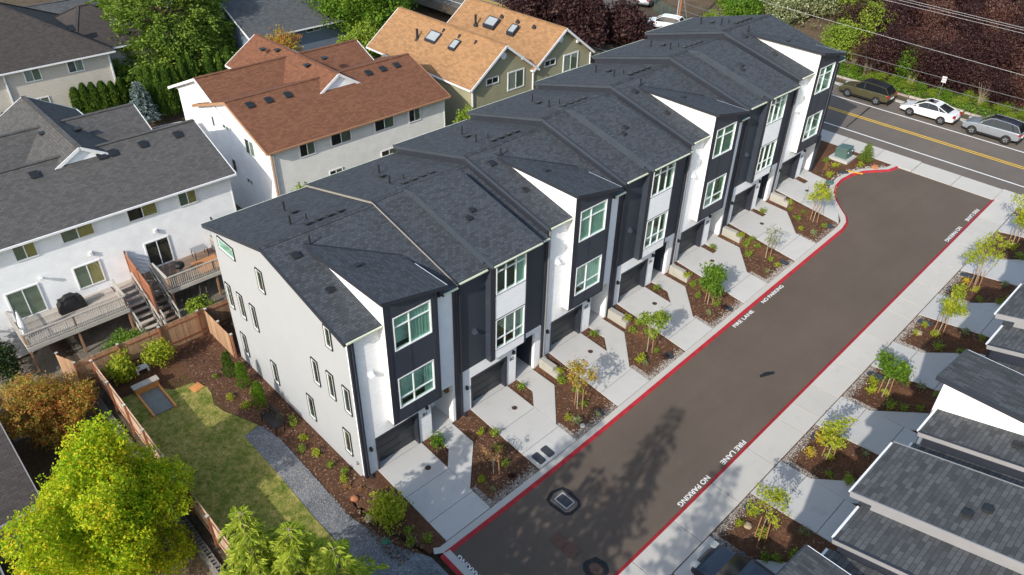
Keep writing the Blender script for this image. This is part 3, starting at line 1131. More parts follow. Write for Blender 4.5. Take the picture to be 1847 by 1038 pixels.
def townhouse(loc, W, odd, sx, label, group, num=None, end=False, left_over=0.06, shing='shingle', step=0.5, last=False, seed=0, fascia='fascia_grey', gut='gutter'):
    r = random.Random(seed)
    T = thing('townhouse', label, 'townhouse', loc, group=group)
    wm = 'siding_white'
    um = 'siding_white' if odd else 'siding_dark'
    g0, g1, GH = (0.87, 3.32, 2.12)
    if not odd:
        g0, g1 = 0.98, 3.42
    e0, e1, EH = 4.25, 5.72, 2.7
    zu = 2.7 if odd else 2.95
    B = -1.6
    # ground storey of the front
    m = MB(sx)
    m.box(-0.2, 0, 0.0, g0 - 0.1, B, zu).box(-0.2, 0, g1 + 0.1, e0, B, zu).box(-0.2, 0, g0 - 0.1, g1 + 0.1, GH + 0.1, zu)
    m.box(-0.2, 0, e1, W, B, zu)
    if not odd:
        m.box(-0.2, 0, e0, e1, EH, zu)
    m.build('front_wall', wm, T)
    # upper storeys
    MB(sx).box(-0.2, 0.0 if odd else -0.002, 0.0, W, zu + 0.001, 8.98).build('upper_wall', um, T)
    # rest of the shell
    sh = MB(sx)
    xb = -13.05
    sh.box(xb, xb + 0.2, 0, W, B, 8.85)
    prof = [(xb + 0.2, B), (-0.2, B), (-0.2, zroof(-0.2) - 0.16), (RX, zroof(RX) - 0.16), (xb + 0.2, zroof(xb + 0.2) - 0.16)]
    sh.prism(prof, W - 0.15, W, 'y')
    if not end:
        sh.prism(prof, 0.0, 0.15, 'y')
    sh.build('shell', 'siding_dark' if not last else 'siding_dark', T)
    if end:
        ew = MB(sx).prism([(xb, B), (-0.2, B), (-0.2, zroof(-0.2) - 0.16), (RX, zroof(RX) - 0.16), (xb, zroof(xb) - 0.16)], -0.004, 0.15, 'y').build('side_wall', 'end_wall', T)
    # entry recess
    en = MB(sx)
    en.box(-1.75, -1.65, e0, e1, B, EH).box(-1.75, -0.2, e0 - 0.1, e0, B, EH).box(-1.65, -0.2, e1, e1 + 0.1, B, EH).box(-1.75, -0.2, e0, e1, EH, EH + 0.08)
    en.build('porch', wm if odd else 'siding_dark', T)
    dr = MB(sx).box(-1.65, -1.6, e0 + 0.25, e0 + 1.2, 0.02, 2.1).build('front_door', 'dark_trim', T)
    MB(sx).tube([(-1.6, e0 + 0.36, 1.0), (-1.53, e0 + 0.36, 1.0)], 0.03, 8).build('handle', 'metal_grey', dr)
    garage(T, sx, g0, g1, GH)
    # corner boards
    cb = MB(sx)
    cb.box(-0.06 if end else 0.002, 0.085, -0.03 if end else -0.055, 0.11, B, 8.95)
    cb.build('corner_board', 'dark_trim', T)
    if odd:
        MB(sx).box(0.002, 0.07, W - 0.22, W - 0.06, B if not last else 2.7, 8.95).build('corner_board', 'dark_trim', T)
    sconce(T, sx, g0 - 0.42, 1.75)
    sconce(T, sx, (g1 + 0.1 + e0) / 2 + 0.1, 2.28)
    if num:
        number(T, sx, num, (g1 + 0.1 + e0) / 2 + 0.02, 1.72)
    # downspout at the left and its elbow
    ds = MB(sx)
    ds.beam((0.11, 0.17, 8.85), (0.11, 0.17, 0.12), 0.075, 0.075)
    ds.beam((0.1, 0.17, 0.14), (0.28, 0.24, 0.0), 0.08, 0.08)
    ds.build('downspout', 'dark_trim' if (end or not odd) else 'grey_trim', T)
    if odd:
        bx0, by0, by1, bz = 0.474, 1.65, 4.62, 2.92
        zd = lambda x, y: 10.5 - 0.211 * (y - 1.46)
        top = lambda y: zd(0, y) - 0.14
        wy0, wy1 = 2.093, 4.237
        wz = (3.695, 5.624, 7.296, 9.214)
        f = MB(sx)
        th = 0.13
        f.box(bx0 - th, bx0, by0 + 0.02, wy0, bz, 9.25).box(bx0 - th, bx0, wy1, by1, bz, 9.25)
        for a, b in ((bz, wz[0]), (wz[1], wz[2])):
            f.box(bx0 - th, bx0, wy0, wy1, a, b)
        f.add([(bx0, by0 + 0.02, 9.25), (bx0, wy0, 9.25), (bx0, wy0, wz[3]), (bx0, wy1, wz[3]), (bx0, wy1, 9.25), (bx0, by1, 9.25), (bx0, by1, top(by1)), (bx0, by0 + 0.02, top(by0))], [tuple(range(8))])
        f.add([(bx0 - th, wy0, wz[3]), (bx0 - th, wy1, wz[3]), (bx0, wy1, wz[3]), (bx0, wy0, wz[3])], [(0, 1, 2, 3)])
        f.box(0.0, bx0 - th, by0 + 0.02, by1, bz, bz + 0.1)
        f.box(-0.6, bx0 - th, by1 - 0.1, by1, bz + 0.1, top(by1) - 0.02)
        bay = f.build('bay', 'dark_panel', T)
        # white cheek facing down the row
        MB(sx).prism([(0.003, bz), (bx0 - 0.005, bz), (bx0 - 0.005, top(by0)), (-5.4, top(by0)), (-5.4, zroof(-5.4) - 0.1), (0.003, zroof(0.0) - 0.1)], by0 - 0.01, by0 + 0.1, 'y').build('bay_cheek', 'siding_white_smooth', T)
        MB(sx).prism([(0.3, zroof(0.3) - 0.1), (0.3, zd(0, 5.0) - 0.1), (-2.4, zd(0, 5.0) - 0.1), (-2.4, zroof(-2.4) - 0.1)], 4.9, 4.98, 'y').build('dormer_side', 'dark_trim', T)
        tr = MB(sx)
        tr.box(bx0, bx0 + 0.025, by0 - 0.005, by0 + 0.26, bz, top(by0 + .26) - 0.02).box(bx0, bx0 + 0.025, by1 - 0.2, by1 + 0.004, bz, top(by1) - 0.02)
        tr.box(bx0 - 0.02, bx0 + 0.022, by0 - 0.03, by1, bz - 0.05, bz)
        ym = wy0 + 0.42 * (wy1 - wy0)
        for a, b in ((bz, wz[0] - 0.02), (wz[1] + 0.02, wz[2] - 0.02)):
            tr.box(bx0, bx0 + 0.012, ym - 0.02, ym + 0.02, a, b)
        tr.build('bay_trim', 'dark_trim', T)
        cm = r.choice(('curtain', 'curtain', 'blind_green', 'blind_olive'))
        cu = {0: [(0.0, 1.0, cm, 0.0)], 1: [(0.42, 1.0, 'curtain', 0.0)], 2: [(0.75, 1.0, cm, 0.0), (0.0, 0.1, cm, 0.0)], 3: None}
        window(T, sx, bx0, wy0, wy1, wz[2], wz[3], (0.42,), (0.69,), curtain=cu[r.choice((0, 1, 0))] if seed != 1 else [(0.0, 1.0, 'curtain', 0.6), (0.4, 1.0, 'curtain', 0.0)], deep=0.8)
        window(T, sx, bx0, wy0, wy1, wz[0], wz[1], (0.42,), (0.32,), curtain=cu[r.choice((2, 2, 1)) if seed != 1 else 2], deep=0.8)
        # dormer roof: a sheet falling along the row
        xa = lambda y: RX + (RZ - zd(0, y)) / SL
        poly = [(xa(1.46), 1.46), (0.72, 1.46), (0.72, 5.05), (xa(5.05), 5.05)]
        d = MB(sx).slab(poly, lambda x, y: zd(x, y) + 0.02, 0.06).build('dormer_roof', shing + '_x', T)
        fm = MB(sx)
        fascia_line(fm, [(xa(1.46) + 0.3, 1.44, zd(0, 1.46) - 0.07), (0.735, 1.44, zd(0, 1.46) - 0.07)], 0.2, 0.05)
        fascia_line(fm, [(0.745, 1.44, zd(0, 1.46) - 0.07), (0.745, 5.07, zd(0, 5.05) - 0.07)], 0.2, 0.05)
        fm.slab([(-0.0, 1.5), (0.72, 1.5), (0.72, 5.03), (-0.0, 5.03)], lambda x, y: zd(x, y) - 0.09, 0.04)
        fm.build('dormer_fascia', 'dark_trim', T)
        fl = MB(sx)
        fl.beam((-1.7, 5.07, zd(0, 5.05) - 0.01), (0.7, 5.07, zd(0, 5.05) - 0.01), 0.03, 0.05)
        fl.build('drip_edge', 'white_trim', T)
        fl = MB(sx)
        fl.beam((xa(1.5), 1.5, zd(0, 1.5) + 0.03), (xa(5.05), 5.05, zd(0, 5.05) + 0.03), 0.1, 0.03)
        fl.build('valley_flashing', 'vent_black', T)
        hood_vent(T, sx, 0.95, 6.35, 'white_trim')
        rof_y = [(1.55,)]
        eaves = [(0.0 - (0.3 if end else left_over), 1.63), (5.1, W)]
    else:
        bx0, by0, by1, bz = 0.39, 1.95, 4.55, 2.95
        wy0, wy1 = 2.324, 4.414
        wz = (3.567, 5.575, 7.176, 9.106)
        th = 0.13
        f = MB(sx)
        f.box(bx0 - th, bx0, by0, wy0 - 0.03, bz, 9.2).box(bx0 - th, bx0, wy1 + 0.03, by1, bz, 9.2)
        f.box(0.0, bx0 - th, by0, by0 + 0.1, bz, 9.35).box(0.0, bx0 - th, by1 - 0.1, by1, bz, 9.35)
        f.box(bx0 - th, bx0, wy0 - 0.03, wy1 + 0.03, wz[3], 9.2).box(0, bx0 - th, by0 + 0.1, by1 - 0.1, bz, bz + 0.08)
        f.build('bay', 'dark_panel', T)
        for za, zb in ((bz, wz[0] - 0.04), (wz[1] + 0.04, wz[2] - 0.04)):
            MB(sx).box(bx0 - th, bx0 - 0.008, wy0 - 0.03, wy1 + 0.03, za, zb).build('bay_panel', 'siding_white', T)
        tr = MB(sx)
        for z in (wz[0], wz[1], wz[2]):
            tr.box(bx0 - th, bx0 + 0.008, wy0 - 0.03, wy1 + 0.03, z - 0.04 if z != wz[1] else z, z if z != wz[1] else z + 0.04)
        tr.box(bx0 - 0.01, bx0 + 0.02, by0 - 0.004, by0 + 0.3, bz, 9.18).box(bx0 - 0.01, bx0 + 0.02, by1 - 0.09, by1 + 0.004, bz, 9.18)
        tr.build('bay_trim', 'dark_trim', T)
        for (a, b, hh, ch) in ((wz[2], wz[3], 0.7, r.choice((2, 3, 1, 3))), (wz[0], wz[1], 0.33, r.choice((3, 3, 2)))):
            cur = {1: [(0.0, 0.25, 'blind_green', 0), (0.3, 0.62, 'curtain', 0.0)], 2: [(0.66, 1.0, 'curtain', 0.0)], 3: [(0.9, 1.0, 'curtain', 0.0)]}[ch]
            window(T, sx, bx0, wy0, wy1, a, b, (0.335, 0.668), (hh,), curtain=cur, deep=0.8)
        MB(sx).box(0.0, 0.03, by1 + 0.05, W - 0.13, 2.9, 3.06).build('band_board', 'white_trim', T)
        # raised roof over the bay
        zr = lambda x: 10.85 - 0.245 * (x + 5.4) if x > -5.4 else 10.85 + 0.16 * (x + 5.4)
        d = MB(sx)
        d.slab([(-5.4, 1.85), (0.75, 1.85), (0.75, 5.2), (-5.4, 5.2)], lambda x, y: zr(x), 0.06)
        d.build('raised_roof', shing + '_y', T)
        MB(sx).slab([(-7.0, 1.85), (-5.4, 1.85), (-5.4, 5.2), (-7.0, 5.2)], lambda x, y: zr(x) - 0.002, 0.05).build('raised_roof', shing + '_y', T)
        fm = MB(sx)
        for y in (1.83, 5.22):
            fascia_line(fm, [(-6.9, y, zr(-6.9) - 0.1), (-5.4, y, zr(-5.4) - 0.1), (0.74, y, zr(0.74) - 0.1)], 0.22, 0.05)
            fm.prism([(-6.3, zroof(-6.3) - 0.1), (-6.3, zr(-6.3) - 0.1), (-5.4, zr(-5.4) - 0.1), (0.0, zr(0.0) - 0.1), (0.0, zroof(0.0) - 0.1)], y - 0.0 if y < 3 else y - 0.1, y + 0.1 if y < 3 else y, 'y')
        fm.slab([(0.0, 1.86), (0.73, 1.86), (0.73, 5.19), (0.0, 5.19)], lambda x, y: zr(x) - 0.1, 0.05)
        fm.box(0.70, 0.75, 1.86, 5.19, zr(0.75) - 0.2, zr(0.75) - 0.07)
        fm.build('raised_fascia', fascia, T)
        MB(sx).beam((0.79, 1.86, zr(0.75) - 0.05), (0.79, 5.15, zr(0.75) - 0.05), 0.075, 0.06).build('gutter', gut, T)
        hood_vent(T, sx, 1.15, 5.3, 'fascia_grey')
        eaves = [(-left_over, 1.82), (5.22, W)]
    # main roof
    xe, xk = 0.3, -13.25
    ya, yb = (-0.3 if end else -left_over), W + (0.25 if last else -left_over - 0.01)
    MB(sx).slab([(RX, ya), (xe, ya), (xe, yb), (RX, yb)], lambda x, y: zroof(x), 0.06).build('roof_slope', shing + '_y', T)
    MB(sx).slab([(xk, ya), (RX, ya), (RX, yb), (xk, yb)], lambda x, y: zroof(x), 0.06).build('roof_slope', shing + '_y', T)
    cap = MB(sx)
    n = 24
    for i in range(n):
        a, b = ya + (yb - ya) * i / n, ya + (yb - ya) * (i + 1) / n + 0.05
        for s in (-1, 1):
            cap.add([(RX, a, RZ + 0.045), (RX, b, RZ + 0.02), (RX + s * 0.16, b, RZ - 0.025), (RX + s * 0.16, a, RZ + 0.0)], [(0, 1, 2, 3)])
    cap.build('ridge_cap', shing + '_y', T)
    fm = MB(sx)
    fh = 0.22 if num != 'B2' else 0.1
    for y in ([ya - 0.02] + ([yb + 0.02] if last else [])):
        fascia_line(fm, [(xk, y, zroof(xk) - 0.11), (RX, y, RZ - 0.11), (xe, y, zroof(xe) - 0.11)], fh, 0.05)
    if not end:
        MB(sx).prism([(xk + 0.25, zroof(xk + .25) - 0.7), (0.0, zroof(0.0) - 0.7), (0.0, zroof(0.0) - 0.22), (RX, RZ - 0.22), (xk + 0.25, zroof(xk + .25) - 0.22)], ya + 0.03, 0.0, 'y').build('step_wall', 'dark_trim', T)
    fm.build('fascia', 'dark_trim' if end else ('drip_cream' if num == 'B2' else fascia), T)
    if not end:
        dm_ = MB(sx)
        fascia_line(dm_, [(xk, ya - 0.045, zroof(xk) + 0.012), (RX, ya - 0.045, RZ + 0.012), (xe, ya - 0.045, zroof(xe) + 0.012)], 0.035, 0.07)
        dm_.build('drip_edge', 'dark_trim', T)
    so = MB(sx)
    for a, b in eaves:
        so.box(0.0, xe - 0.01, max(a, ya + 0.01), min(b, yb), zroof(xe) - 0.19, zroof(xe) - 0.08)
    so.box(xk + 0.02, xb, ya, yb, zroof(xk) - 0.2, zroof(xk) - 0.07)
    so.build('soffit', 'dark_trim', T)
    for a, b in eaves:
        a, b = max(a, ya), min(b, yb)
        if b - a > 0.3:
            MB(sx).beam((xe + 0.045, a + 0.05, zroof(xe) - 0.06), (xe + 0.045, b - 0.03, zroof(xe) - 0.06), 0.085, 0.07).build('gutter', gut, T)
    MB(sx).beam((xk - 0.04, ya, zroof(xk) - 0.05), (xk - 0.04, yb, zroof(xk) - 0.05), 0.08, 0.06).build('gutter', gut, T)
    # roof furniture
    for k in range(4):
        y = 2.2 + k * 0.62 + (0.4 if odd else 0.2)
        box_vent(T, sx, RX - 0.62, y, zroof(RX - 0.62), 0.15, SL)
    pipe_vent(T, sx, RX - 4.0, 3.1, zroof(RX - 4.0), 0.55)
    pipe_vent(T, sx, RX - 1.6, 2.15, zroof(RX - 1.6), 0.5)
    pipe_vent(T, sx, RX - 1.5, 3.0, zroof(RX - 1.5), 0.3, 0.035)
    box_vent(T, sx, RX - 3.1, 2.6 + r.random(), zroof(RX - 3.1), 0.16, SL)
    if odd:
        pipe_vent(T, sx, RX + 0.95, 1.75, zroof(RX + 0.95), 0.5)
        box_vent(T, sx, RX + 1.3, 0.75, zroof(RX + 1.3), 0.17, -SL)
        box_vent(T, sx, RX + 3.9, 0.85, zroof(RX + 3.9), 0.14, -SL)
        box_vent(T, sx, -2.6, 2.5, zd(0, 2.5), 0.12)
    else:
        box_vent(T, sx, -2.8, 3.2 + r.random() * 0.4, zr(-2.8), 0.13, -SL)
        box_vent(T, sx, -2.4, 2.7 + r.random() * 0.4, zr(-2.4), 0.13, -SL)
    return T


ENDWIN = [(-12.27, -10.5, 7.8, 8.58), (-8.16, -7.52, 7.25, 8.62), (-12.76, -12.16, 3.7, 5.36), (-11.38, -10.79, 3.72, 5.4), (-9.94, -9.38, 3.72, 5.42),
          (-12.23, -11.62, 0.53, 2.12), (-1.93, -1.37, 7.39, 8.66), (-8.73, -8.15, 0.64, 2.2), (-3.74, -3.17, 3.95, 5.58), (-2.35, -1.78, 3.97, 5.62),
          (-4.97, -4.33, 0.7, 2.32), (-1.0, -0.41, 3.95, 5.6), (-1.55, -0.93, 0.78, 2.4)]
LAB_L = ['end townhouse numbered B1 with pale grey windowed side wall and white siding front', 'charcoal townhouse numbered B2 next to the pale end house',
         'white townhouse numbered B3 with dark bay and white dormer cheek', 'charcoal townhouse numbered B4 with white panels in its bay',
         'white townhouse numbered B5 with dark bay between B4 and B6', 'charcoal townhouse numbered B6 beside the last house of the row',
         'last white townhouse of the row beside the street and green transformer box']
for i in range(7):
    T = townhouse((0, Y0_L[i], FLOOR_L[i]), Y0_L[i + 1] - Y0_L[i], i % 2 == 0, 1, LAB_L[i], 'row of townhouses along the fire lane', 'B%d' % (i + 1), end=(i == 0), last=(i == 6), seed=i + 1, left_over=0.06)
    if i == 0:
        for (a, b, c, d) in ENDWIN:
            tall = (d - c) > 1
            face_window(T, 'y', -0.004, a + 0.04, b - 0.04, c + 0.04, d - 0.04, -1, vs=(), out=0.05, tw=0.055, ring2='dark_trim', glass='glass_green' if not tall else 'glass_dark', halves=('curtain',) if not tall else ('interior', 'blind_green'))
        hv = MB().disc((-0.55, -0.03, 0.55), 0.08, 0.16, 10).build('meter', 'metal_grey', T)
LAB_R = ['dormer townhouse at the near end of the row across the lane, sloping side roof', 'townhouse with raised grey roof above the parked dark car',
         'white-cheeked dormer townhouse across the lane from the charcoal B2 and B3', 'raised-roof townhouse past the white-cheeked dormer across the lane',
         'dormer townhouse across the lane roughly facing the charcoal B4', 'raised-roof townhouse across the lane facing the white B5']
for i in range(6):
    townhouse((XR, Y0_R[i], FLOOR_R[i]), Y0_R[i + 1] - Y0_R[i], i % 2 == 0, -1, LAB_R[i], 'townhouses across the lane', None, end=(i == 0), last=(i == 5), seed=20 + i, shing='shingle_right', fascia='grey_trim', gut='gutter_white')
# stepped concrete garden walls between the units
LABW = {2: 'low stepped concrete wall between houses B2 and B3', 3: 'low stepped concrete wall between houses B3 and B4', 4: 'low stepped concrete wall between houses B4 and B5',
        5: 'low stepped concrete wall between houses B5 and B6', 6: 'low stepped concrete wall between houses B6 and B7'}
for i in range(2, 7):
    y = Y0_L[i] - 0.22
    zf, zp = FLOOR_L[i], FLOOR_L[i - 1]
    m = MB()
    m.box(0.15, 1.25, y, y + 0.34, zp - 0.6, zf + 0.12)
    m.box(1.2502, 1.62, y + 0.002, y + 0.338, zp - 0.6, zf - 0.13)
    m.build('garden_wall', 'concrete_wall', label=LABW[i], cat='wall', group='stepped garden walls between units')


# ------------------------------------------------------------------ fences
def fence(name, label, p0, p1, zf, h, mat, side=1, post=2.4, group=None, postmat='fence_red', cap=False):
    """board fence between two plan points; boards on one side, posts on the other"""
    p0, p1 = Vector((p0[0], p0[1])), Vector((p1[0], p1[1]))
    L = (p1 - p0).length
    d = (p1 - p0) / L
    n = Vector((-d.y, d.x)) * side
    T = thing(name, label, 'fence', (p0.x, p0.y, zf(p0.x, p0.y)), group=group)
    z00 = zf(p0.x, p0.y)
    bw = 0.14
    nb = int(L / 0.147)
    ang = math.atan2(d.y, d.x)
    me = MB().add([(0, -.01, -0.1), (bw, -.01, -0.1), (bw, .01, -0.1), (0, .01, -0.1), (0, -.01, h - .03), (bw, -.01, h - .03), (bw, .01, h - .03), (0, .01, h - .03), (.03, -.01, h), (bw - .03, -.01, h), (bw - .03, .01, h), (.03, .01, h)],
                  [(0, 1, 5, 9, 8, 4), (3, 7, 11, 10, 6, 2), (0, 4, 7, 3), (1, 2, 6, 5), (4, 8, 11, 7), (5, 6, 10, 9), (8, 9, 10, 11), (0, 3, 2, 1)]).mesh('board', mat)
    rr = random.Random(int(L * 100))
    for i in range(nb):
        a = p0 + d * (i * 0.147)
        obj('board', me, T, (a.x - p0.x, a.y - p0.y, zf(a.x, a.y) - z00 + rr.uniform(-0.012, 0.012)), ang + rr.uniform(-0.02, 0.02))
    npst = max(1, round(L / post))
    for i in range(npst + 1):
        a = p0 + d * (L * i / npst) + n * 0.07
        z = zf(a.x, a.y) - z00
        m = MB()
        m.box(-.05, .05, -.05, .05, -0.3, h + 0.06)
        po = m.build('post', postmat, T, loc=(a.x - p0.x, a.y - p0.y, z), rz=ang)
        MB().box(-.075, .075, -.075, .075, h + 0.06, h + 0.09).build('post_cap', 'rail_grey', po)
    for hh in (0.35, h - 0.28):
        m = MB()
        for i in range(npst):
            a, b = p0 + d * (L * i / npst) + n * 0.035, p0 + d * (L * (i + 1) / npst) + n * 0.035
            m.beam((a.x - p0.x, a.y - p0.y, zf(a.x, a.y) - z00 + hh), (b.x - p0.x, b.y - p0.y, zf(b.x, b.y) - z00 + hh), 0.04, 0.09)
        m.build('rail', postmat, T)
    return T


FY = lambda x, y: YARD
FG = 'cedar fences around the small yard'
fence('board_fence', 'weathered cedar board fence below the neighbour decks', (-16.6, -7.9), (-16.6, 1.6), FY, 1.83, 'fence_wood', -1, group=FG)
fence('board_fence', 'orange cedar fence joining the corner of the pale end house', (-16.5, -0.35), (-13.15, -0.35), FY, 1.75, 'fence_wood', 1, group=FG, post=1.7)
fence('board_fence', 'long pale cedar fence beside the lawn above the block wall', (-16.1, -7.08), (7.8, -7.08), FY, 1.83, 'fence_grey', -1, group=FG)
fence('board_fence', 'leaning short fence panel behind the autumn shrub', (-18.9, -8.3), (-16.7, -7.4), lambda x, y: -0.8, 1.7, 'fence_wood', 1, group=FG)
# retaining wall of hollow blocks on the low side of the long fence
rw = thing('block_wall', 'grey hollow block retaining wall below the long cedar fence', 'retaining wall', (-16, -7.75, -2.0))
bm_ = MB()
bm_.box(-.22, .22, -.15, .15, 0, .2)
bme = bm_.mesh('block', 'block')
tb = MB()
tb.box(-.22, .22, -.15, -.11, 0, .2).box(-.22, .22, .11, .15, 0, .2).box(-.22, -.17, -.11, .11, 0, .2).box(.17, .22, -.11, .11, 0, .2).box(-.03, .03, -.11, .11, 0, .2).box(-.17, .17, -.11, .11, 0, .05)
tme = tb.mesh('block', 'block')
for row in range(6):
    for i in range(46):
        x = i * 0.47 + (0.23 if row % 2 else 0)
        if row < 4 and i % 2 and i > 40:
            continue
        obj('block', tme if row == 5 else bme, rw, (x, 0.35 * 0 + row * 0.03 + rnd.uniform(-.012, .012), row * 0.203), rnd.uniform(-0.03, 0.03))

# ------------------------------------------------------------------ neighbour houses
def gable(T, sh, x0, x1, y0, y1, ze, zr, axis='y', over=0.4, rake=0.35, rx=None, fas='white_trim', wall=None, ends=(True, True), t=0.14):
    """gable roof. axis = direction of the ridge. footprint x0..x1,y0..y1; ze eave height at wall line, zr ridge height"""
    if axis == 'y':
        c = (x0 + x1) / 2 if rx is None else rx
        u0, u1, a0, a1 = x0, x1, y0, y1
        P = lambda u, a: (u, a)
    else:
        c = (y0 + y1) / 2 if rx is None else rx
        u0, u1, a0, a1 = y0, y1, x0, x1
        P = lambda u, a: (a, u)
    sl0, sl1 = (zr - ze) / (c - u0), (zr - ze) / (u1 - c)
    ra0, ra1 = a0 - (rake if ends[0] else 0), a1 + (rake if ends[1] else 0)
    zf = lambda u: zr - (sl0 * (c - u) if u < c else sl1 * (u - c))
    uu0, uu1 = u0 - over, u1 + over
    for ua, ub in ((uu0, c), (c, uu1)):
        poly = [P(ua, ra0), P(ub, ra0), P(ub, ra1), P(ua, ra1)]
        zz = (lambda x, y: zf(x)) if axis == 'y' else (lambda x, y: zf(y))
        MB().slab(poly, zz, t).build('roof', sh + ('_y' if axis == 'y' else '_x'), T)
    f = MB()
    for a, en in ((ra0 - 0.03, ends[0]), (ra1 + 0.03, ends[1])):
        if en:
            for ua, ub in ((uu0, c), (c, uu1)):
                p, q = P(ua, a), P(ub, a)
                f.beam((*p, zf(ua) - 0.09), (*q, zf(ub) - 0.09), 0.05, 0.2)
    for ua in (uu0 - 0.05, uu1 + 0.05):
        p, q = P(ua, ra0), P(ua, ra1)
        zz = zf(uu0 if ua < c else uu1) - 0.08
        f.beam((*p, zz), (*q, zz), 0.1, 0.12)
    f.build('eaves_trim', fas, T)
    if wall:
        for a, en in ((a0, ends[0]), (a1 - 0.15, ends[1])):
            if en:
                MB().prism([(u0, ze - 0.17), (u1, ze - 0.17), (c, zr - t - 0.01)], a, a + 0.15, axis).build('gable_wall', wall, T)
    m = MB()
    p, q = P(c, ra0), P(c, ra1)
    m.beam((*p, zr + 0.0), (*q, zr + 0.0), 0.3, 0.05)
    m.build('ridge_cap', sh + ('_y' if axis == 'y' else '_x'), T)
    return zf


def shell(T, x0, x1, y0, y1, zb, ze, wall, trim=True):
    MB().box(x0, x1, y0, y1, zb, ze - 0.17).build('wall', wall, T)
    if trim:
        for (x, y) in ((x1, y0), (x1, y1), (x0, y0)):
            MB().box(x - .06, x + .03, y - .05 if y > y0 else y - .03, y + .03 if y > y0 else y + .06, zb, ze - 0.2).build('corner_trim', 'white_trim', T)


def roof_box(T, x, y, z, sl=0.0, s=0.22, mat='vent_black'):
    box_vent(T, 1, x, y, z, s, sl)


# white house with decks
W = thing('neighbour_house', 'white sided house with grey roof and two timber decks', 'house', (0, 0, 0))
shell(W, -34.5, -24.0, -14.0, 5.9, -1.8, 6.02, 'siding_neighbour')
zfW = gable(W, 'shingle_grey', -34.2, -24.0, -14.0, 5.9, 6.0, 8.0, 'y', rx=-29.0, wall='siding_neighbour', fas='white_trim')
gable(W, 'shingle_grey', -39.5, -28.2, -4.4, 1.2, 7.0, 8.62, 'x', over=0.3, rake=0.1, wall='siding_neighbour')
gable(W, 'shingle_grey', -39.0, -29.6, -14.0, 3.7, 6.2, 8.25, 'y', rx=-34.1, wall='siding_neighbour')
for (y0, y1, z0, z1) in ((-7.75, -6.47, 4.5, 5.78), (-5.1, -3.14, 4.66, 5.8), (-1.13, 0.83, 4.62, 5.74), (2.2, 3.48, 4.5, 5.76), (-5.12, -3.48, 1.26, 2.9)):
    face_window(W, 'x', -24.0, y0, y1, z0, z1, halves=('blind_green', 'blind_olive') if y0 != -1.13 else ('interior', 'blind_olive'), tw=0.08)
face_window(W, 'x', -24.0, -9.0, -7.13, 0.72, 2.77, halves=('blind_green', 'blind_green'), tw=0.09)
face_window(W, 'x', -24.0, -0.68, 0.97, 0.85, 2.86, halves=('interior', 'interior'), tw=0.09)
for yy in (-7.0, -4.55, -0.5, 0.2, 2.2, 4.6):
    roof_box(W, -28.0, yy, zfW(-28.0), -0.4, 0.24)
for xx, yy in ((-33.0, -2.4), (-32.2, -0.4), (-35.5, -5.5)):
    roof_box(W, xx, yy, 8.1 if yy > -3 else 7.7, 0, 0.22)
lp = MB()
lp.tube([(-24.0, -6.9, 3.0), (-23.75, -6.9, 3.05)], 0.06, 8)
lp.box(-23.85, -23.7, -7.0, -6.82, 2.95, 3.1)
lp.build('flood_lamp', 'white_trim', W)
for yy in (-3.9, 0.2):
    MB().box(-24.0, -23.86, yy, yy + 0.16, 3.35, 3.6).build('wall_lamp', 'white_trim', W)


def deck(label, x0, x1, y0, y1, z, mat, rails, posts, group='timber decks of the white house'):
    D = thing('deck', label, 'deck', (x1, y0, z))
    D['group'] = group
    ox, oy, oz = x1, y0, z
    n = int((x1 - x0) / 0.146)
    me = MB().box(0, 0.138, 0, y1 - y0, -0.035, 0).mesh('plank', mat)
    for i in range(n):
        obj('plank', me, D, (x0 - ox + i * 0.146, 0, 0))
    f = MB()
    f.box(x0 - ox, 0.0, 0, 0.05, -0.25, -0.04).box(x0 - ox, 0, y1 - y0 - 0.05, y1 - y0, -0.25, -0.04).box(0.0, 0.05, 0, y1 - y0, -0.27, -0.0)
    f.build('rim', 'rail_grey', D)
    bal = MB().box(-.02, .02, -.02, .02, -0.1, 0.88).mesh('baluster', 'rail_grey')
    for (a, b) in rails:
        a, b = Vector(a), Vector(b)
        L = (b - a).length
        k = int(L / 0.13)
        for i in range(1, k):
            p = a + (b - a) * (i / k)
            obj('baluster', bal, D, (p.x - ox, p.y - oy, 0.0))
        MB().beam((a.x - ox, a.y - oy, 0.93), (b.x - ox, b.y - oy, 0.93), 0.13, 0.04).build('handrail', 'rail_grey', D)
        MB().beam((a.x - ox, a.y - oy, 0.12), (b.x - ox, b.y - oy, 0.12), 0.05, 0.07).build('lower_rail', 'rail_grey', D)
    pm = MB().box(-.06, .06, -.06, .06, -1.9, 0.9).mesh('post', 'stake')
    for (x, y) in posts:
        obj('post', pm, D, (x - ox, y - oy, 0))
    return D


deck('long weathered grey deck with sliding door and covered grill', -24.0, -20.85, -9.3, -3.4, 0.7, 'deck_grey',
     [((-24.0, -9.28), (-20.87, -9.28)), ((-20.87, -9.28), (-20.87, -3.42)), ((-20.87, -3.42), (-22.9, -3.42))], [(-20.95, -9.2), (-20.95, -6.5), (-20.95, -3.5)])
deck('shorter brown deck with a round grill and metal table', -24.0, -20.85, -0.75, 3.6, 0.8, 'deck_brown',
     [((-23.2, -0.73), (-20.87, -0.73)), ((-20.87, -0.73), (-20.87, 3.58)), ((-20.87, 3.58), (-24, 3.58))], [(-20.95, -0.65), (-20.95, 2.4)])
ms = sheet('mat', rect(-23.0, -21.2, 1.6, 3.3), lambda x, y: 0.8, 0.012, 'deck_orange', 1, label='orange brown outdoor mat on the shorter deck', cat='mat')


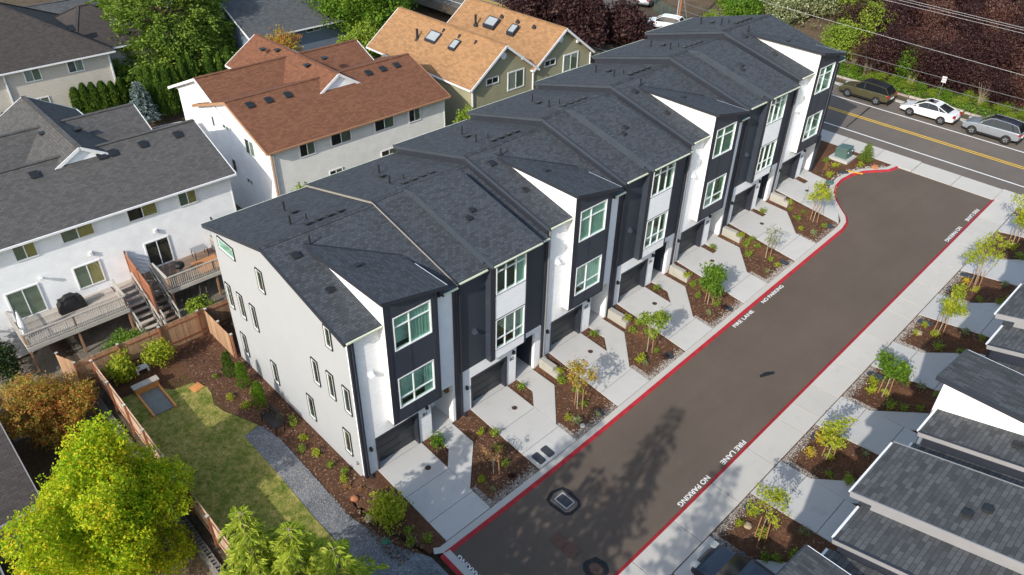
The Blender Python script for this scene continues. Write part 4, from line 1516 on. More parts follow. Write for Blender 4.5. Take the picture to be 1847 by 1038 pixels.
def stairs(label, y0, y1, zt, mat):
    S = thing('stairs', label, 'stairs', (-20.0, y0, -1.1), group='timber stairs between the two decks')
    n = 9
    xt = -23.3
    for i in range(n):
        z = zt - (zt + 1.1) * i / (n - 1)
        x = xt + (3.4) * i / (n - 1)
        MB().box(x - 0.14 + 20, x + 0.14 + 20, 0.06, y1 - y0 - 0.06, z - 0.05 + 1.1, z + 1.1).build('tread', mat, S)
    for y in (0.03, y1 - y0 - 0.03):
        MB().beam((xt + 20, y, zt - 0.12 + 1.1), (0.2, y, -1.25 + 1.1), 0.05, 0.28).build('stringer', 'rail_grey', S)
        MB().beam((xt + 20, y, zt + 0.85 + 1.1), (0.1, y, -0.25 + 1.1), 0.09, 0.05).build('handrail', 'rail_grey', S)
        for k in range(4):
            f = k / 3
            x = xt + 20 + f * 3.4
            z = (zt + 1.1) * (1 - f)
            MB().box(x - .04, x + .04, y - .04, y + .04, z - 0.2, z + 0.87).build('rail_post', 'rail_grey', S)
    MB().box(-24.0 + 20, xt + 20 - 0.15, 0.0, y1 - y0, zt - 0.05 + 1.1, zt + 1.1).build('landing', mat, S)


stairs('grey timber stairs down from the long weathered deck', -3.3, -2.05, 0.7, 'deck_grey')
stairs('dark brown timber stairs down from the shorter deck', -1.85, -0.85, 0.75, 'deck_brown')
pf = thing('privacy_screen', 'red brown slatted privacy screen between the two stairs', 'screen', (-24, -1.95, 0.7))
for k in range(7):
    pts = ((0.1, 0.15 + k * 0.3), (3.6, -0.55 + k * 0.3))
    MB().beam((pts[0][0], 0, pts[0][1]), (pts[1][0], 0, pts[1][1] - 0.25), 0.03, 0.24).build('slat', 'fence_red', pf)
for x in (0.1, 1.8, 3.6):
    MB().box(x - .05, x + .05, -.05 - 0.0, .05, -1.8 if x > 1 else -0.2, 2.2 - x * 0.26).build('post', 'fence_red', pf)
g = thing('covered_grill', 'grill under a black fitted cover on the long weathered deck', 'grill', (-23.1, -6.0, 0.7))
bm = bmesh.new()
bmesh.ops.create_cube(bm, size=1)
bmesh.ops.subdivide_edges(bm, edges=bm.edges[:], cuts=5, use_grid_fill=True)
for v in bm.verts:
    x, y, z = v.co
    z += 0.5
    w = 1.0 - 0.12 * z + 0.06 * math.sin(9 * (x + y) + 4 * z)
    hgt = (1.05 if abs(y) < 0.3 else 0.88) * z
    if z > 0.8:
        w *= 0.86
    v.co = (x * 0.62 * w, y * 1.55 * w, hgt)
me = bpy.data.meshes.new('cover')
bm.to_mesh(me)
bm.free()
me.materials.append(MATS['black_cover'])
obj('cover', me, g)
MB().box(-.3, .3, -.7, .7, -0.0, 0.06).build('base', 'black', g)
um = thing('folded_umbrella', 'folded white patio umbrella leaning on the long deck', 'umbrella', (-21.9, -9.0, 0.7))
MB().tube([(0, 0, 0), (0, 0.0, 0.4), (-0.05, 0.03, 1.1), (-0.1, 0.05, 1.9)], [0.13, 0.2, 0.17, 0.04], 10).build('canopy', 'white_cloth', um)
MB().tube([(0, 0, -0.0), (-0.1, 0.05, 2.0)], 0.025, 6).build('pole', 'metal_grey', um)
kg = thing('kettle_grill', 'round black kettle grill on the shorter brown deck', 'grill', (-22.1, 0.6, 0.8))
MB().tube([(0, 0, 0.45), (0, 0, 0.6), (0, 0, 0.78)], [0.1, 0.3, 0.34], 14).build('bowl', 'black', kg)
MB().tube([(0, 0, 0.78), (0, 0, 0.92), (0, 0, 1.0)], [0.34, 0.27, 0.06], 14).build('lid', 'black', kg)
for k in range(3):
    a = k * 2.09
    MB().beam((0.1 * math.cos(a), 0.1 * math.sin(a), 0.5), (0.3 * math.cos(a), 0.3 * math.sin(a), 0), 0.03, 0.03).build('leg', 'metal_grey', kg)
tb = thing('patio_table', 'small grey metal table by the wall on the shorter deck', 'table', (-23.3, 2.5, 0.8))
MB().box(-.35, .35, -.5, .5, 0.68, 0.71).build('tabletop', 'metal_grey', tb)
for a in (-1, 1):
    for b in (-1, 1):
        MB().box(a * .3 - .02, a * .3 + .02, b * .44 - .02, b * .44 + .02, 0, 0.68).build('leg', 'black', tb)
ps = thing('privacy_sail', 'dark blue grey fabric screen at the end of the shorter deck', 'screen', (-22.4, 3.9, 0.8))
mbp = MB()
n = 16
vs_ = []
for i in range(n + 1):
    x = -1.2 + 2.4 * i / n
    vs_ += [(x, 0.05 * math.sin(i * 1.1), 0.1), (x, 0.07 * math.sin(i * 1.1 + .5), 2.4)]
mbp.add(vs_, [(2 * i, 2 * i + 2, 2 * i + 3, 2 * i + 1) for i in range(n)])
mbp.build('fabric', 'fascia_grey', ps, fix=False)
for x in (-1.2, 1.2):
    MB().box(x - .04, x + .04, -.04, .04, 0, 2.5).build('post', 'dark_trim', ps)

# red roofed house
Rh = thing('neighbour_house', 'white and grey sided house with reddish brown roof', 'house', (0, 0, 0))
shell(Rh, -35.0, -24.0, 9.1, 25.0, -1.5, 6.66, 'siding_grey')
MB().box(-35.0, -24.0, 9.06, 9.1, -1.5, 6.5).build('side_cladding', 'siding_neighbour', Rh)
zfR = gable(Rh, 'shingle_red', -35.0, -24.0, 9.1, 25.0, 6.66, 8.62, 'y', rx=-29.1, wall='siding_neighbour', fas='stake')
gable(Rh, 'shingle_red', -40.5, -27.6, 14.6, 20.4, 7.3, 9.15, 'x', over=0.3, rake=0.1, wall='siding_neighbour', ends=(True, True))
gable(Rh, 'shingle_red', -40.2, -30.0, 9.4, 23.5, 6.6, 8.8, 'y', rx=-34.6, wall='siding_neighbour', fas='white_trim')
MB().box(-40.0, -35.0, 9.6, 23.2, -1.5, 6.5).build('rear_wall', 'siding_neighbour', Rh)
for (y0, y1, z0, z1) in ((11.4, 12.73, 5.17, 6.5), (14.05, 15.9, 5.25, 6.46), (18.0, 19.9, 5.25, 6.4), (21.3, 22.5, 5.1, 6.42), (18.4, 20.0, 2.4, 3.55), (13.6, 14.8, 2.2, 3.4)):
    face_window(Rh, 'x', -24.0, y0, y1, z0, z1, halves=('interior', 'blind_green'), tw=0.08)
for (x0, x1, z0, z1) in ((-32.85, -32.35, 5.5, 6.4), (-31.0, -29.95, 5.95, 6.35), (-27.6, -26.2, 5.1, 6.35), (-30.65, -29.95, 2.5, 3.6), (-28.5, -27.6, 2.3, 2.75)):
    face_window(Rh, 'y', 9.06, x0, x1, z0, z1, -1, vs=(0.5,) if x1 - x0 > 0.8 else (), halves=('interior', 'blind_green'), tw=0.06)
for yy in (10.2, 11.7, 13.3, 20.6, 22.0, 23.4):
    roof_box(Rh, -28.1, yy, zfR(-28.1), -0.38, 0.24)
for (xx, yy) in ((-36.0, 17.0), (-37.0, 16.2), (-31.2, 16.9), (-31.8, 18.9)):
    roof_box(Rh, xx, yy, 8.9, 0, 0.22)
MB().beam((-23.9, 9.2, 6.5), (-23.9, 9.2, -1), 0.09, 0.09).build('downspout', 'stake', Rh)

# olive house with twin gables
O = thing('neighbour_house', 'olive sided house with two gables, tan roof and skylights', 'house', (0, 0, 0))
shell(O, -37.0, -24.0, 28.0, 35.5, -0.5, 6.62, 'siding_olive', trim=False)
shell(O, -37.0, -24.02, 35.5, 43.0, -0.5, 6.62, 'siding_olive', trim=False)
zo = gable(O, 'shingle_tan', -38.5, -24.0, 28.0, 35.5, 6.62, 9.33, 'x', over=0.35, rake=0.35, wall='siding_olive')
gable(O, 'shingle_tan', -37.0, -24.02, 35.5, 43.0, 6.62, 9.31, 'x', over=0.35, rake=0.35, wall='siding_olive')
for dy in (0, 7.15):
    face_window(O, 'x', -24.0, 32.2 + dy, 34.25 + dy, 5.05, 6.76, halves=('curtain', 'blind_green'), tw=0.11)
    face_window(O, 'x', -24.0, 29.66 + dy, 31.15 + dy, 6.15, 6.78, halves=('interior', 'interior'), tw=0.09)
    MB().tube([(-24.0, 31.7 + dy, 8.35), (-23.94, 31.7 + dy, 8.35)], 0.3, 18).build('gable_vent', 'white_trim', O)
    MB().beam((-23.93, 35.35 if not dy else 43.1, 6.3), (-23.93, 35.35 if not dy else 43.1, -0.5), 0.1, 0.1).build('downspout', 'white_trim', O)
    MB().box(-24.0, -23.85, 34.0 + dy - 0.15, 34.0 + dy + 0.1, 7.6, 7.85).build('wall_lamp', 'white_trim', O)
    for (x, y, sxx, sy) in ((-31.9, 30.3, 0.75, 0.45), (-28.9, 30.3, 0.45, 0.42)):
        y += dy
        z = zo(y - dy)
        sk = MB()
        q = [(x - sxx, y - sy), (x + sxx, y - sy), (x + sxx, y + sy), (x - sxx, y + sy)]
        sl = (9.33 - 6.62) / 3.75
        sk.slab(q, lambda a, b: z + sl * (b - y) + 0.2, 0.3)
        s = sk.build('skylight', 'dark_trim', O)
        q = [(x - sxx + .12, y - sy + .1), (x + sxx - .12, y - sy + .1), (x + sxx - .12, y + sy - .1), (x - sxx + .12, y + sy - .1)]
        MB().slab(q, lambda a, b: z + sl * (b - y) + 0.215, 0.02).build('pane', 'lamp_clear', s)
    pipe_vent(O, 1, -33.6, 29.8 + dy, zo(29.8), 0.9, 0.12)
    for k in range(3):
        pipe_vent(O, 1, -27 - k * 2.2, 31.2 + dy, zo(31.2), 0.12, 0.1)
MB().beam((-23.93, 28.05, 6.3), (-23.93, 28.05, -0.5), 0.1, 0.1).build('downspout', 'white_trim', O)

# hip-roofed beige house, upper left
def hip(T, sh, x0, x1, y0, y1, ze, zr, r0, r1, over=0.5, fas='white_trim'):
    """hip roof with ridge along y from r0 to r1"""
    xa, xb, ya, yb = x0 - over, x1 + over, y0 - over, y1 + over
    c = (x0 + x1) / 2
    A, B_, C_, D_ = (xa, ya, ze), (xb, ya, ze), (xb, yb, ze), (xa, yb, ze)
    P, Q = (c, r0, zr), (c, r1, zr)
    for f in ((B_, C_, Q, P), (D_, A, P, Q), (A, B_, P), (C_, D_, Q)):
        m = MB()
        n = len(f)
        m.add(list(f) + [(p[0], p[1], p[2] - 0.1) for p in f], [tuple(range(n)), tuple(range(2 * n - 1, n - 1, -1))] + [(i, i + n, (i + 1) % n + n, (i + 1) % n) for i in range(n)])
        m.build('roof', sh + '_y', T)
    e = MB()
    for p, q in ((A, B_), (B_, C_), (C_, D_), (D_, A)):
        e.beam((p[0], p[1], ze - 0.12), (q[0], q[1], ze - 0.12), 0.1, 0.14)
    e.build('eaves_trim', fas, T)
    h = MB()
    for p, q in ((A, P), (B_, P), (C_, Q), (D_, Q), (P, Q)):
        h.beam((p[0], p[1], p[2] + 0.02), (q[0], q[1], q[2] + 0.02), 0.28, 0.05)
    h.build('hip_cap', sh + '_y', T)


Th = thing('neighbour_house', 'beige house with dark brown hip roof behind clipped columnar hedge', 'house', (0, 0, 0))
shell(Th, -68, -54.0, -12, 9.0, -1.5, 6.2, 'siding_beige')
hip(Th, 'shingle_brown', -68, -54.0, -12, 9.0, 6.2, 10.4, -4.5, 2.2)
shell(Th, -66, -56.0, 9.0, 14.0, -1.5, 5.6, 'siding_beige')
hip(Th, 'shingle_brown', -66.5, -56.0, 7.0, 14.0, 5.9, 8.6, 9.5, 10.5)
for (y0, y1, z0, z1) in ((1.57, 2.95, 4.8, 6.0), (5.2, 6.6, 4.82, 6.04), (1.5, 2.95, 1.75, 3.28), (-4.5, -2.6, 4.8, 6.0)):
    face_window(Th, 'x', -54.0, y0, y1, z0, z1, halves=('lamp_clear', 'blind_green') if y0 == 1.57 else ('interior', 'blind_green'), tw=0.08)
for yy in (0.0, 8.9):
    MB().beam((-53.9, yy, 5.9), (-53.9, yy, -1), 0.12, 0.12).build('downspout', 'white_trim', Th)
for (x, y, z) in ((-57.6, 2.6, 8.3), (-57.6, 3.4, 8.3), (-57.2, 4.9, 8.05), (-57.0, 5.7, 8.0), (-56.8, 6.5, 7.9), (-56.9, 7.3, 7.8), (-58, -3.0, 8.6)):
    roof_box(Th, x, y, z, -0.6, 0.26)

# blue-grey houses beyond
Bh = thing('neighbour_house', 'blue grey house with grey roof beyond the big conifer', 'house', (0, 0, 0))
shell(Bh, -64, -52.0, 22.3, 38.0, -0.5, 5.4, 'siding_blue')
gable(Bh, 'shingle_blue', -64, -52.0, 22.3, 38.0, 5.4, 8.2, 'y', over=0.6, fas='white_trim', wall='siding_blue')
face_window(Bh, 'x', -52.0, 28.7, 30.5, 4.4, 5.3, halves=('interior', 'blind_green'))
face_window(Bh, 'x', -52.0, 23.3, 24.8, 3.4, 5.0, halves=('interior', 'blind_green'))
Bs = thing('garden_shed', 'small blue wooden shed behind the hip roofed house', 'shed', (0, 0, 0))
MB().box(-82, -76, 6, 18, -0.6, 3.4).build('wall', 'siding_blue', Bs)
gable(Bs, 'shingle_blue', -82, -76, 6, 18, 3.4, 5.0, 'y', wall='siding_blue')
Fh = thing('neighbour_house', 'far grey roofed house past the bright green tree', 'house', (0, 0, 0))
shell(Fh, -92, -80.0, 24, 46, -0.5, 5.2, 'siding_beige')
gable(Fh, 'shingle_blue', -92, -80.0, 24, 46, 5.2, 8.0, 'y', over=0.6, wall='siding_beige')
# dark roofed house in the lower left corner
Lh = thing('neighbour_house', 'beige house with dark shingle roof below the yellow maple', 'house', (0, 0, 0))
shell(Lh, -19, -9.0, -24.5, -13.2, -2.6, 0.7, 'siding_beige', trim=False)
gable(Lh, 'shingle_brown', -19.0, -9.0, -24.5, -12.6, 0.7, 2.2, 'y', over=0.5, wall='siding_beige', fas='grey_trim')
shell(Lh, -9.0, -4.5, -22, -15.2, -2.6, 0.3, 'siding_beige', trim=False)
gable(Lh, 'shingle_brown', -10.5, -4.5, -21, -15.2, 0.3, 1.8, 'x', over=0.4, wall='siding_beige', fas='grey_trim')

# ------------------------------------------------------------------ vegetation
def leaf(mb, rr, p, s, out=None, flat=0.5):
    """one leaf: a bent four-point blade"""
    n = Vector((rr.gauss(0, 1), rr.gauss(0, 1), rr.gauss(0, 1)))
    if out is not None:
        n = n * flat + out * (1.2 - flat)
    if n.length < 1e-3:
        n = Vector((0, 0, 1))
    n.normalize()
    a = n.cross(Vector((rr.gauss(0, 1), rr.gauss(0, 1), rr.gauss(0, 1))))
    if a.length < 1e-3:
        a = n.cross(Vector((1, 0, 0)))
    a.normalize()
    b = n.cross(a)
    s *= rr.uniform(0.7, 1.3)
    w = s * 0.62
    k = n * (s * 0.22)
    mb.v += [tuple(p - a * s), tuple(p + b * w + k), tuple(p + a * s), tuple(p - b * w + k)]
    i = len(mb.v) - 4
    mb.f += [(i, i + 1, i + 2, i + 3)]


def cloud(mb, rr, blobs, n, s, shell_=0.55, flat=0.6, gap=None):
    """leaves spread through ellipsoid blobs, denser to the outside, bunched in twigs"""
    tot = sum(b[3] * b[4] * b[5] for b in blobs) or 1
    for (cx, cy, cz, rx, ry, rz) in blobs:
        k = max(6, int(n * rx * ry * rz / tot))
        tw = max(3, k // 9)
        for _ in range(tw):
            d = Vector((rr.gauss(0, 1), rr.gauss(0, 1), rr.gauss(0, 1)))
            d.normalize()
            rad = shell_ + (1 - shell_) * rr.random() ** 0.7
            rad *= 1.0 + 0.18 * math.sin(d.x * 5 + cx * 3) * math.sin(d.y * 6 + cz) + rr.uniform(-0.05, 0.12)
            c = Vector((cx + d.x * rx * rad, cy + d.y * ry * rad, cz + d.z * rz * rad))
            for _ in range(9):
                q = c + Vector((rr.gauss(0, 1), rr.gauss(0, 1), rr.gauss(0, 1))) * (s * 1.5)
                leaf(mb, rr, q, s, d, flat)
    return mb


def limbs(mb, rr, base, h, r0, tips, trunk_h):
    top = Vector(base) + Vector((rr.uniform(-.1, .1) * h * .2, rr.uniform(-.1, .1) * h * .2, trunk_h))
    mid = Vector(base) + (top - Vector(base)) * 0.5 + Vector((rr.uniform(-.05, .05), rr.uniform(-.05, .05), 0))
    mb.tube([base, mid, top], [r0, r0 * 0.85, r0 * 0.65], 8)
    for t in tips:
        t = Vector(t)
        st = mid + (top - mid) * rr.random()
        m = st + (t - st) * 0.5 + Vector((0, 0, 0.08 * h * rr.uniform(-1, 1)))
        mb.tube([st, m, t], [r0 * 0.42, r0 * 0.25, r0 * 0.08], 5)


def broad_tree(name, label, loc, h, rad, leafm, n, s, seed, trunk=0.35, barkm='bark', nb=14, group=None, cat='tree', flat=0.6, zs=0.8, bs=(0.32, 0.5), extra=None, qr=(0.45, 0.78)):
    rr = random.Random(seed)
    T = thing(name, label, cat, loc, group=group)
    blobs = []
    cz = h * (1 + trunk) / 2
    hz = h * (1 - trunk) / 2
    for i in range(nb):
        d = Vector((rr.gauss(0, 1), rr.gauss(0, 1), rr.gauss(0, 1) * 0.9)).normalized()
        q = rr.uniform(*qr)
        b = rad * rr.uniform(*bs)
        blobs.append((d.x * rad * q, d.y * rad * q, cz + d.z * hz * q, b, b, b * zs))
    blobs.append((0, 0, cz, rad * 0.6, rad * 0.6, hz * 0.75))
    if extra:
        blobs += extra
    cloud(MB_ := MB(), rr, blobs, n, s, flat=flat)
    MB_.build('crown', leafm, T, fix=False)
    tm = MB()
    limbs(tm, rr, (0, 0, -0.2), h, max(0.03, h * 0.022), [(b[0] * .9, b[1] * .9, b[2]) for b in blobs[:-1]], h * max(trunk, 0.25) + 0.2 * h)
    tm.build('trunk', barkm, T)
    return T


def conifer(name, label, loc, h, rad, leafm, seed, levels=26, per=9, spray=0.34, droop=0.35, group=None, start=0.08, fine=1.0, bark='bark', loose=0.2):
    rr = random.Random(seed)
    T = thing(name, label, 'conifer', loc, group=group)
    lm, tm = MB(), MB()
    tm.tube([(0, 0, -0.3), (0, 0, h * 0.5), (0, 0, h * 0.98)], [h * 0.022, h * 0.013, 0.012], 7)
    for L in range(levels):
        f = start + (1 - start) * (L / levels) ** 0.9
        z = h * f
        R_ = rad * (1 - f) ** 0.75 * rr.uniform(0.85, 1.1) + 0.12
        k = max(4, int(per * (0.5 + (1 - f))))
        a0 = rr.uniform(0, 6.28)
        for b in range(k):
            a = a0 + 6.283 * b / k + rr.uniform(-.25, .25)
            Rb = R_ * rr.uniform(0.9 - loose, 1.0 + loose * 0.8)
            dx, dy = math.cos(a), math.sin(a)
            pts = []
            for t in (0.0, 0.35, 0.7, 1.0):
                pts.append(Vector((dx * Rb * t, dy * Rb * t, z + Rb * (0.28 * t - droop * t * t * 1.6) + rr.uniform(-.03, .03) * Rb)))
            tm.tube([pts[0], pts[1], pts[3]], [0.012 * h * (1 - f) + 0.01, 0.008, 0.004], 4)
            ns = max(5, int(Rb / spray * 7 * fine))
            for i in range(ns):
                t = 0.12 + 0.88 * (i + rr.random()) / ns
                u = t * 3
                j = min(2, int(u))
                p = pts[j] + (pts[j + 1] - pts[j]) * (u - j)
                side = rr.choice((-1, 1))
                ln = spray * rr.uniform(0.6, 1.25) * (1.15 - 0.45 * t)
                sd = Vector((-dy * side, dx * side, 0)) * rr.uniform(0.3, 1.0) + Vector((dx, dy, 0)) * rr.uniform(0.4, 1.0) + Vector((0, 0, rr.uniform(-.45, .2)))
                sd.normalize()
                for q in range(2):
                    w = Vector((rr.gauss(0, 1), rr.gauss(0, 1), rr.gauss(0, 1))).cross(sd)
                    w.normalize()
                    w *= ln * 0.17
                    e = p + sd * ln + Vector((0, 0, -0.12 * ln))
                    m_ = p + sd * (ln * 0.5) + Vector((0, 0, 0.03 * ln))
                    i0 = len(lm.v)
                    lm.v += [tuple(p), tuple(m_ + w), tuple(e), tuple(m_ - w)]
                    lm.f.append((i0, i0 + 1, i0 + 2, i0 + 3))
    lm.build('crown', leafm, T, fix=False)
    tm.build('trunk', bark, T)
    return T


def column_mesh(h, r, seed, n, s, leafm):
    rr = random.Random(seed)
    mb = MB()
    for _ in range(n):
        z = h * rr.random() ** 0.9
        f = z / h
        R_ = r * (min(1, 0.55 + f * 2.2) * (1 - f) ** 0.45 + 0.04) * (1 + 0.14 * math.sin(9 * f + seed) + 0.1 * rr.gauss(0, 1))
        a = rr.uniform(0, 6.283)
        R_ *= rr.uniform(0.75, 1.05)
        p = Vector((R_ * math.cos(a), R_ * math.sin(a), z))
        up = Vector((math.cos(a) * 0.35, math.sin(a) * 0.35, 1)).normalized()
        w = Vector((-math.sin(a) + rr.gauss(0, .5), math.cos(a) + rr.gauss(0, .5), rr.gauss(0, .2))).normalized() * (s * 0.35)
        e = p + up * s * rr.uniform(.7, 1.3)
        m_ = (p + e) / 2
        i0 = len(mb.v)
        mb.v += [tuple(p), tuple(m_ + w), tuple(e), tuple(m_ - w)]
        mb.f.append((i0, i0 + 1, i0 + 2, i0 + 3))
    return mb.mesh('foliage', leafm)


def shrub_mesh(r, h, seed, n, s, leafm, nb=5, flat=0.5):
    rr = random.Random(seed)
    mb = MB()
    bl = []
    for i in range(nb):
        a = rr.uniform(0, 6.28)
        q = r * rr.uniform(0.1, 0.55)
        bl.append((q * math.cos(a), q * math.sin(a), h * rr.uniform(0.35, 0.68), r * rr.uniform(.4, .65), r * rr.uniform(.4, .65), h * rr.uniform(.3, .42)))
    cloud(mb, rr, bl, n, s, shell_=0.35, flat=flat)
    return mb.mesh('foliage', leafm)


def stems_mesh(r, h, seed, k=5, mat='bark', rad=0.015):
    rr = random.Random(seed)
    mb = MB()
    for i in range(k):
        a = rr.uniform(0, 6.28)
        mb.tube([(0.04 * math.cos(a), 0.04 * math.sin(a), -0.05), (r * .35 * math.cos(a), r * .35 * math.sin(a), h * .4), (r * .6 * math.cos(a), r * .6 * math.sin(a), h * .75)], [rad, rad * .8, rad * .4], 4)
    return mb.mesh('stem', mat)


# the big yellow-green maple by the long fence
broad_tree('maple_tree', 'large yellow green maple crown over the block wall', (-4.3, -10.9, -2.4), 8.4, 3.75, 'leaf_maple', 95000, 0.07, 11, trunk=0.08, nb=40, bs=(0.16, 0.34), flat=0.8, qr=(0.35, 0.95))
broad_tree('autumn_shrub', 'orange and green autumn shrub tree behind the fence corner', (-15.2, -10.0, -2.0), 4.3, 2.9, 'leaf_orange', 26000, 0.06, 12, trunk=0.1, nb=18, cat='tree', bs=(0.25, 0.42))
broad_tree('dark_shrub', 'dark green shrub beside the long weathered deck', (-22.0, -11.2, -1.3), 3.0, 1.7, 'leaf_dark', 5000, 0.1, 13, trunk=0.1, nb=9, cat='shrub')
# cedars rising at the near side of the path
for k, (x, y, zt, rr_, lab) in enumerate(((4.75, -7.55, 8.5, 3.1, 'feathery light green cedar top beside the gravel path, next to the long fence'), (6.4, -6.65, 8.4, 3.3, 'feathery light green cedar standing between two other cedars'),
                                          (8.0, -5.95, 8.3, 3.3, 'feathery light green cedar standing nearest to the lane end'))):
    conifer('cedar_tree', lab, (x, y, -0.6), zt + 0.6, rr_, 'leaf_cedar', 40 + k, levels=26, per=8, spray=0.34, droop=0.38, group='cedars by the gravel path', fine=1.7, bark='bark_pale', loose=0.45)
# tall trees standing behind the viewpoint, their shade falls on the lane
FIRS = ((14.6, -11.6, 17.2, 3.2, 'tall fir behind the lane end, tallest of the group'), (11.3, -13.4, 16.4, 3.0, 'tall fir behind the lane end, towards the maple'), (18.2, -10.2, 15.5, 3.2, 'tall fir behind the lane end, towards the dormer row'),
        (12.3, -9.6, 11.5, 3.3, 'shorter fir close behind the lane end'), (9.2, -11.6, 11.5, 3.2, 'shorter fir between the cedars and the tall firs'))
for k, (x, y, h, r_, lab) in enumerate(FIRS):
    conifer('fir_tree', lab, (x, y, -1.5), h + 1.5, r_, 'leaf_conifer', 60 + k, levels=32, per=8, spray=0.55, droop=0.3, group='firs behind the lane end', fine=0.8)

# arborvitae columns
arb = [column_mesh(3.9, 0.75, s_, 2600, 0.22, 'leaf_hedge') for s_ in (1, 2, 3)]
GA = 'clipped columnar hedge trees by the beige house'
pts = [(-52.9, 4.85), (-52.7, 5.6), (-52.5, 6.3), (-52.3, 7.1), (-52.2, 7.9), (-52.3, 8.7)] + [(-49.6, 9.9), (-49.0, 10.35), (-48.4, 10.9), (-48.2, 11.6), (-48.3, 12.4), (-48.4, 13.3), (-48.6, 14.2), (-48.6, 16.0), (-48.4, 17.0), (-48.2, 17.9)]
for i, (x, y) in enumerate(pts):
    hs = rnd.uniform(0.72, 0.8) if i < 6 else rnd.uniform(1.1, 1.28)
    obj('columnar_hedge', arb[i % 3], None, (x, y, 0.95), rnd.uniform(0, 6), 'dark green columnar hedge tree against the beige house wall' if i < 6 else 'tall dark green columnar hedge tree below the big conifer', 'hedge', GA, scale=(0.85, 0.85, hs))
for i, (x, y) in enumerate([(-52.6, -2.2), (-52.2, -1.2)]):
    obj('columnar_hedge', arb[i], None, (x, y, 0.9), 0, 'stubby round hedge bush beside the beige house corner', 'hedge', 'stubby hedge bushes', scale=(1.1, 1.1, 0.6))
conifer('blue_spruce', 'pale blue green spruce in front of the columnar hedge', (-48.0, 8.9, 0.9), 4.0, 1.4, 'leaf_spruce', 77, levels=20, per=9, spray=0.3, droop=0.1)
BC = thing('big_conifer', 'very large dense green conifer behind the hedge', 'conifer', (-58, 16.2, 0.8))
rc = random.Random(78)
blobs = []
for k in range(1300):
    f = rc.random() ** 1.5
    z = 2.2 + 18.5 * f
    a = rc.uniform(0, 6.28)
    R_ = 7.8 * (1 - f) ** 0.95 * rc.uniform(0.62, 1.0) * (1 + 0.1 * math.sin(a * 5 + z * 1.7))
    b_ = rc.uniform(0.45, 0.95) * (1.1 - 0.5 * f)
    blobs.append((R_ * math.cos(a), R_ * math.sin(a), z - 0.14 * R_, b_, b_, b_ * 0.6))
mbc = MB()
for (cx, cy, cz_, b_, _, bz_) in blobs:
    a = math.atan2(cy, cx)
    dr = Vector((math.cos(a), math.sin(a), 0))
    for _ in range(int(115 * b_)):
        p = Vector((cx, cy, cz_)) + Vector((rc.gauss(0, .45), rc.gauss(0, .45), rc.gauss(0, .3))) * b_
        sd = (dr * rc.uniform(.3, 1.1) + Vector((rc.gauss(0, .5), rc.gauss(0, .5), rc.uniform(-.5, .5)))).normalized()
        w = sd.cross(Vector((rc.gauss(0, 1), rc.gauss(0, 1), rc.gauss(0, 1)))).normalized() * 0.075
        ln = rc.uniform(.22, .46)
        i0 = len(mbc.v)
        mbc.v += [tuple(p), tuple(p + sd * ln * .5 + w), tuple(p + sd * ln), tuple(p + sd * ln * .5 - w)]
        mbc.f.append((i0, i0 + 1, i0 + 2, i0 + 3))
mbc.build('crown', 'leaf_conifer', BC, fix=False)
tm_ = MB()
tm_.tube([(0, 0, -.4), (0, 0, 10), (0, 0, 20)], [.5, .3, .04], 9)
for (cx, cy, cz_, b_, _, bz_) in blobs[::6]:
    tm_.tube([(0, 0, cz_ + 0.2), (cx * .6, cy * .6, cz_ + 0.3), (cx, cy, cz_)], [.07, .045, .015], 4)
tm_.build('trunk', 'bark', BC)
conifer('big_conifer', 'second green conifer to the rear of the huge one', (-70, 16.5, -0.6), 14, 5.5, 'leaf_conifer', 79, levels=30, per=14, spray=0.75, droop=0.3, fine=1.2)
GB = 'trees behind the tan roofed house'
broad_tree('green_tree', 'bright green leafy tree beside the tan roofed house', (-50.5, 35.0, 0.8), 11.0, 5.3, 'leaf_green', 30000, 0.15, 21, trunk=0.1, nb=22, group=GB)
broad_tree('green_tree', 'bright green leafy tree at the corner of the blue house', (-45.5, 30.8, 0.8), 5.6, 2.9, 'leaf_bright', 10000, 0.12, 22, trunk=0.1, nb=14, group=GB)
broad_tree('green_tree', 'dark green tree behind the tan roof ridge', (-58, 44, 0.8), 11, 6, 'leaf_green', 22000, 0.17, 23, trunk=0.1, nb=16, group=GB)
broad_tree('autumn_tree', 'small orange leaved tree in front of the blue house', (-48, 23.4, 1.0), 6.1, 2.5, 'leaf_orange', 7000, 0.11, 24, trunk=0.15, nb=10)
broad_tree('pale_shrub', 'loose pale shrub beside the orange leaved tree', (-46.0, 28.6, 0.2), 3.0, 1.6, 'leaf_bright', 1200, 0.12, 25, trunk=0.2, nb=7, cat='shrub')
GP = 'purple leaved trees past the tan roofed house'
for k, (x, y, h, r_, lab) in enumerate(((-37.5, 50.5, 8.5, 4.6, 'dark purple leaved tree rising behind the tan roof'), (-31.5, 50.2, 7.0, 3.8, 'purple leaved tree beside the olive gable'), (-29.2, 54.2, 5.0, 3.0, 'low purple and green bush at the side road'), (-44, 55, 8.5, 4.5, 'dark purple tree furthest down the side road'))):
    broad_tree('purple_tree', lab, (x, y, HT(x, y)), h, r_, 'leaf_purple', 12000, 0.17, 30 + k, trunk=0.15, nb=18, group=GP)
broad_tree('garden_shrub', 'bright green shrub behind the red roofed house corner', (-21.8, 25.8, 0.6), 6.0, 1.8, 'leaf_bright', 6000, 0.09, 91, trunk=0.1, nb=9, cat='shrub', group='shrubs behind the row')
broad_tree('garden_shrub', 'thin bright green bamboo-like shrub below the red roofed house', (-19.0, 8.7, -0.6), 7.3, 1.7, 'leaf_bright', 3600, 0.09, 92, trunk=0.1, nb=9, cat='shrub', group='shrubs behind the row')

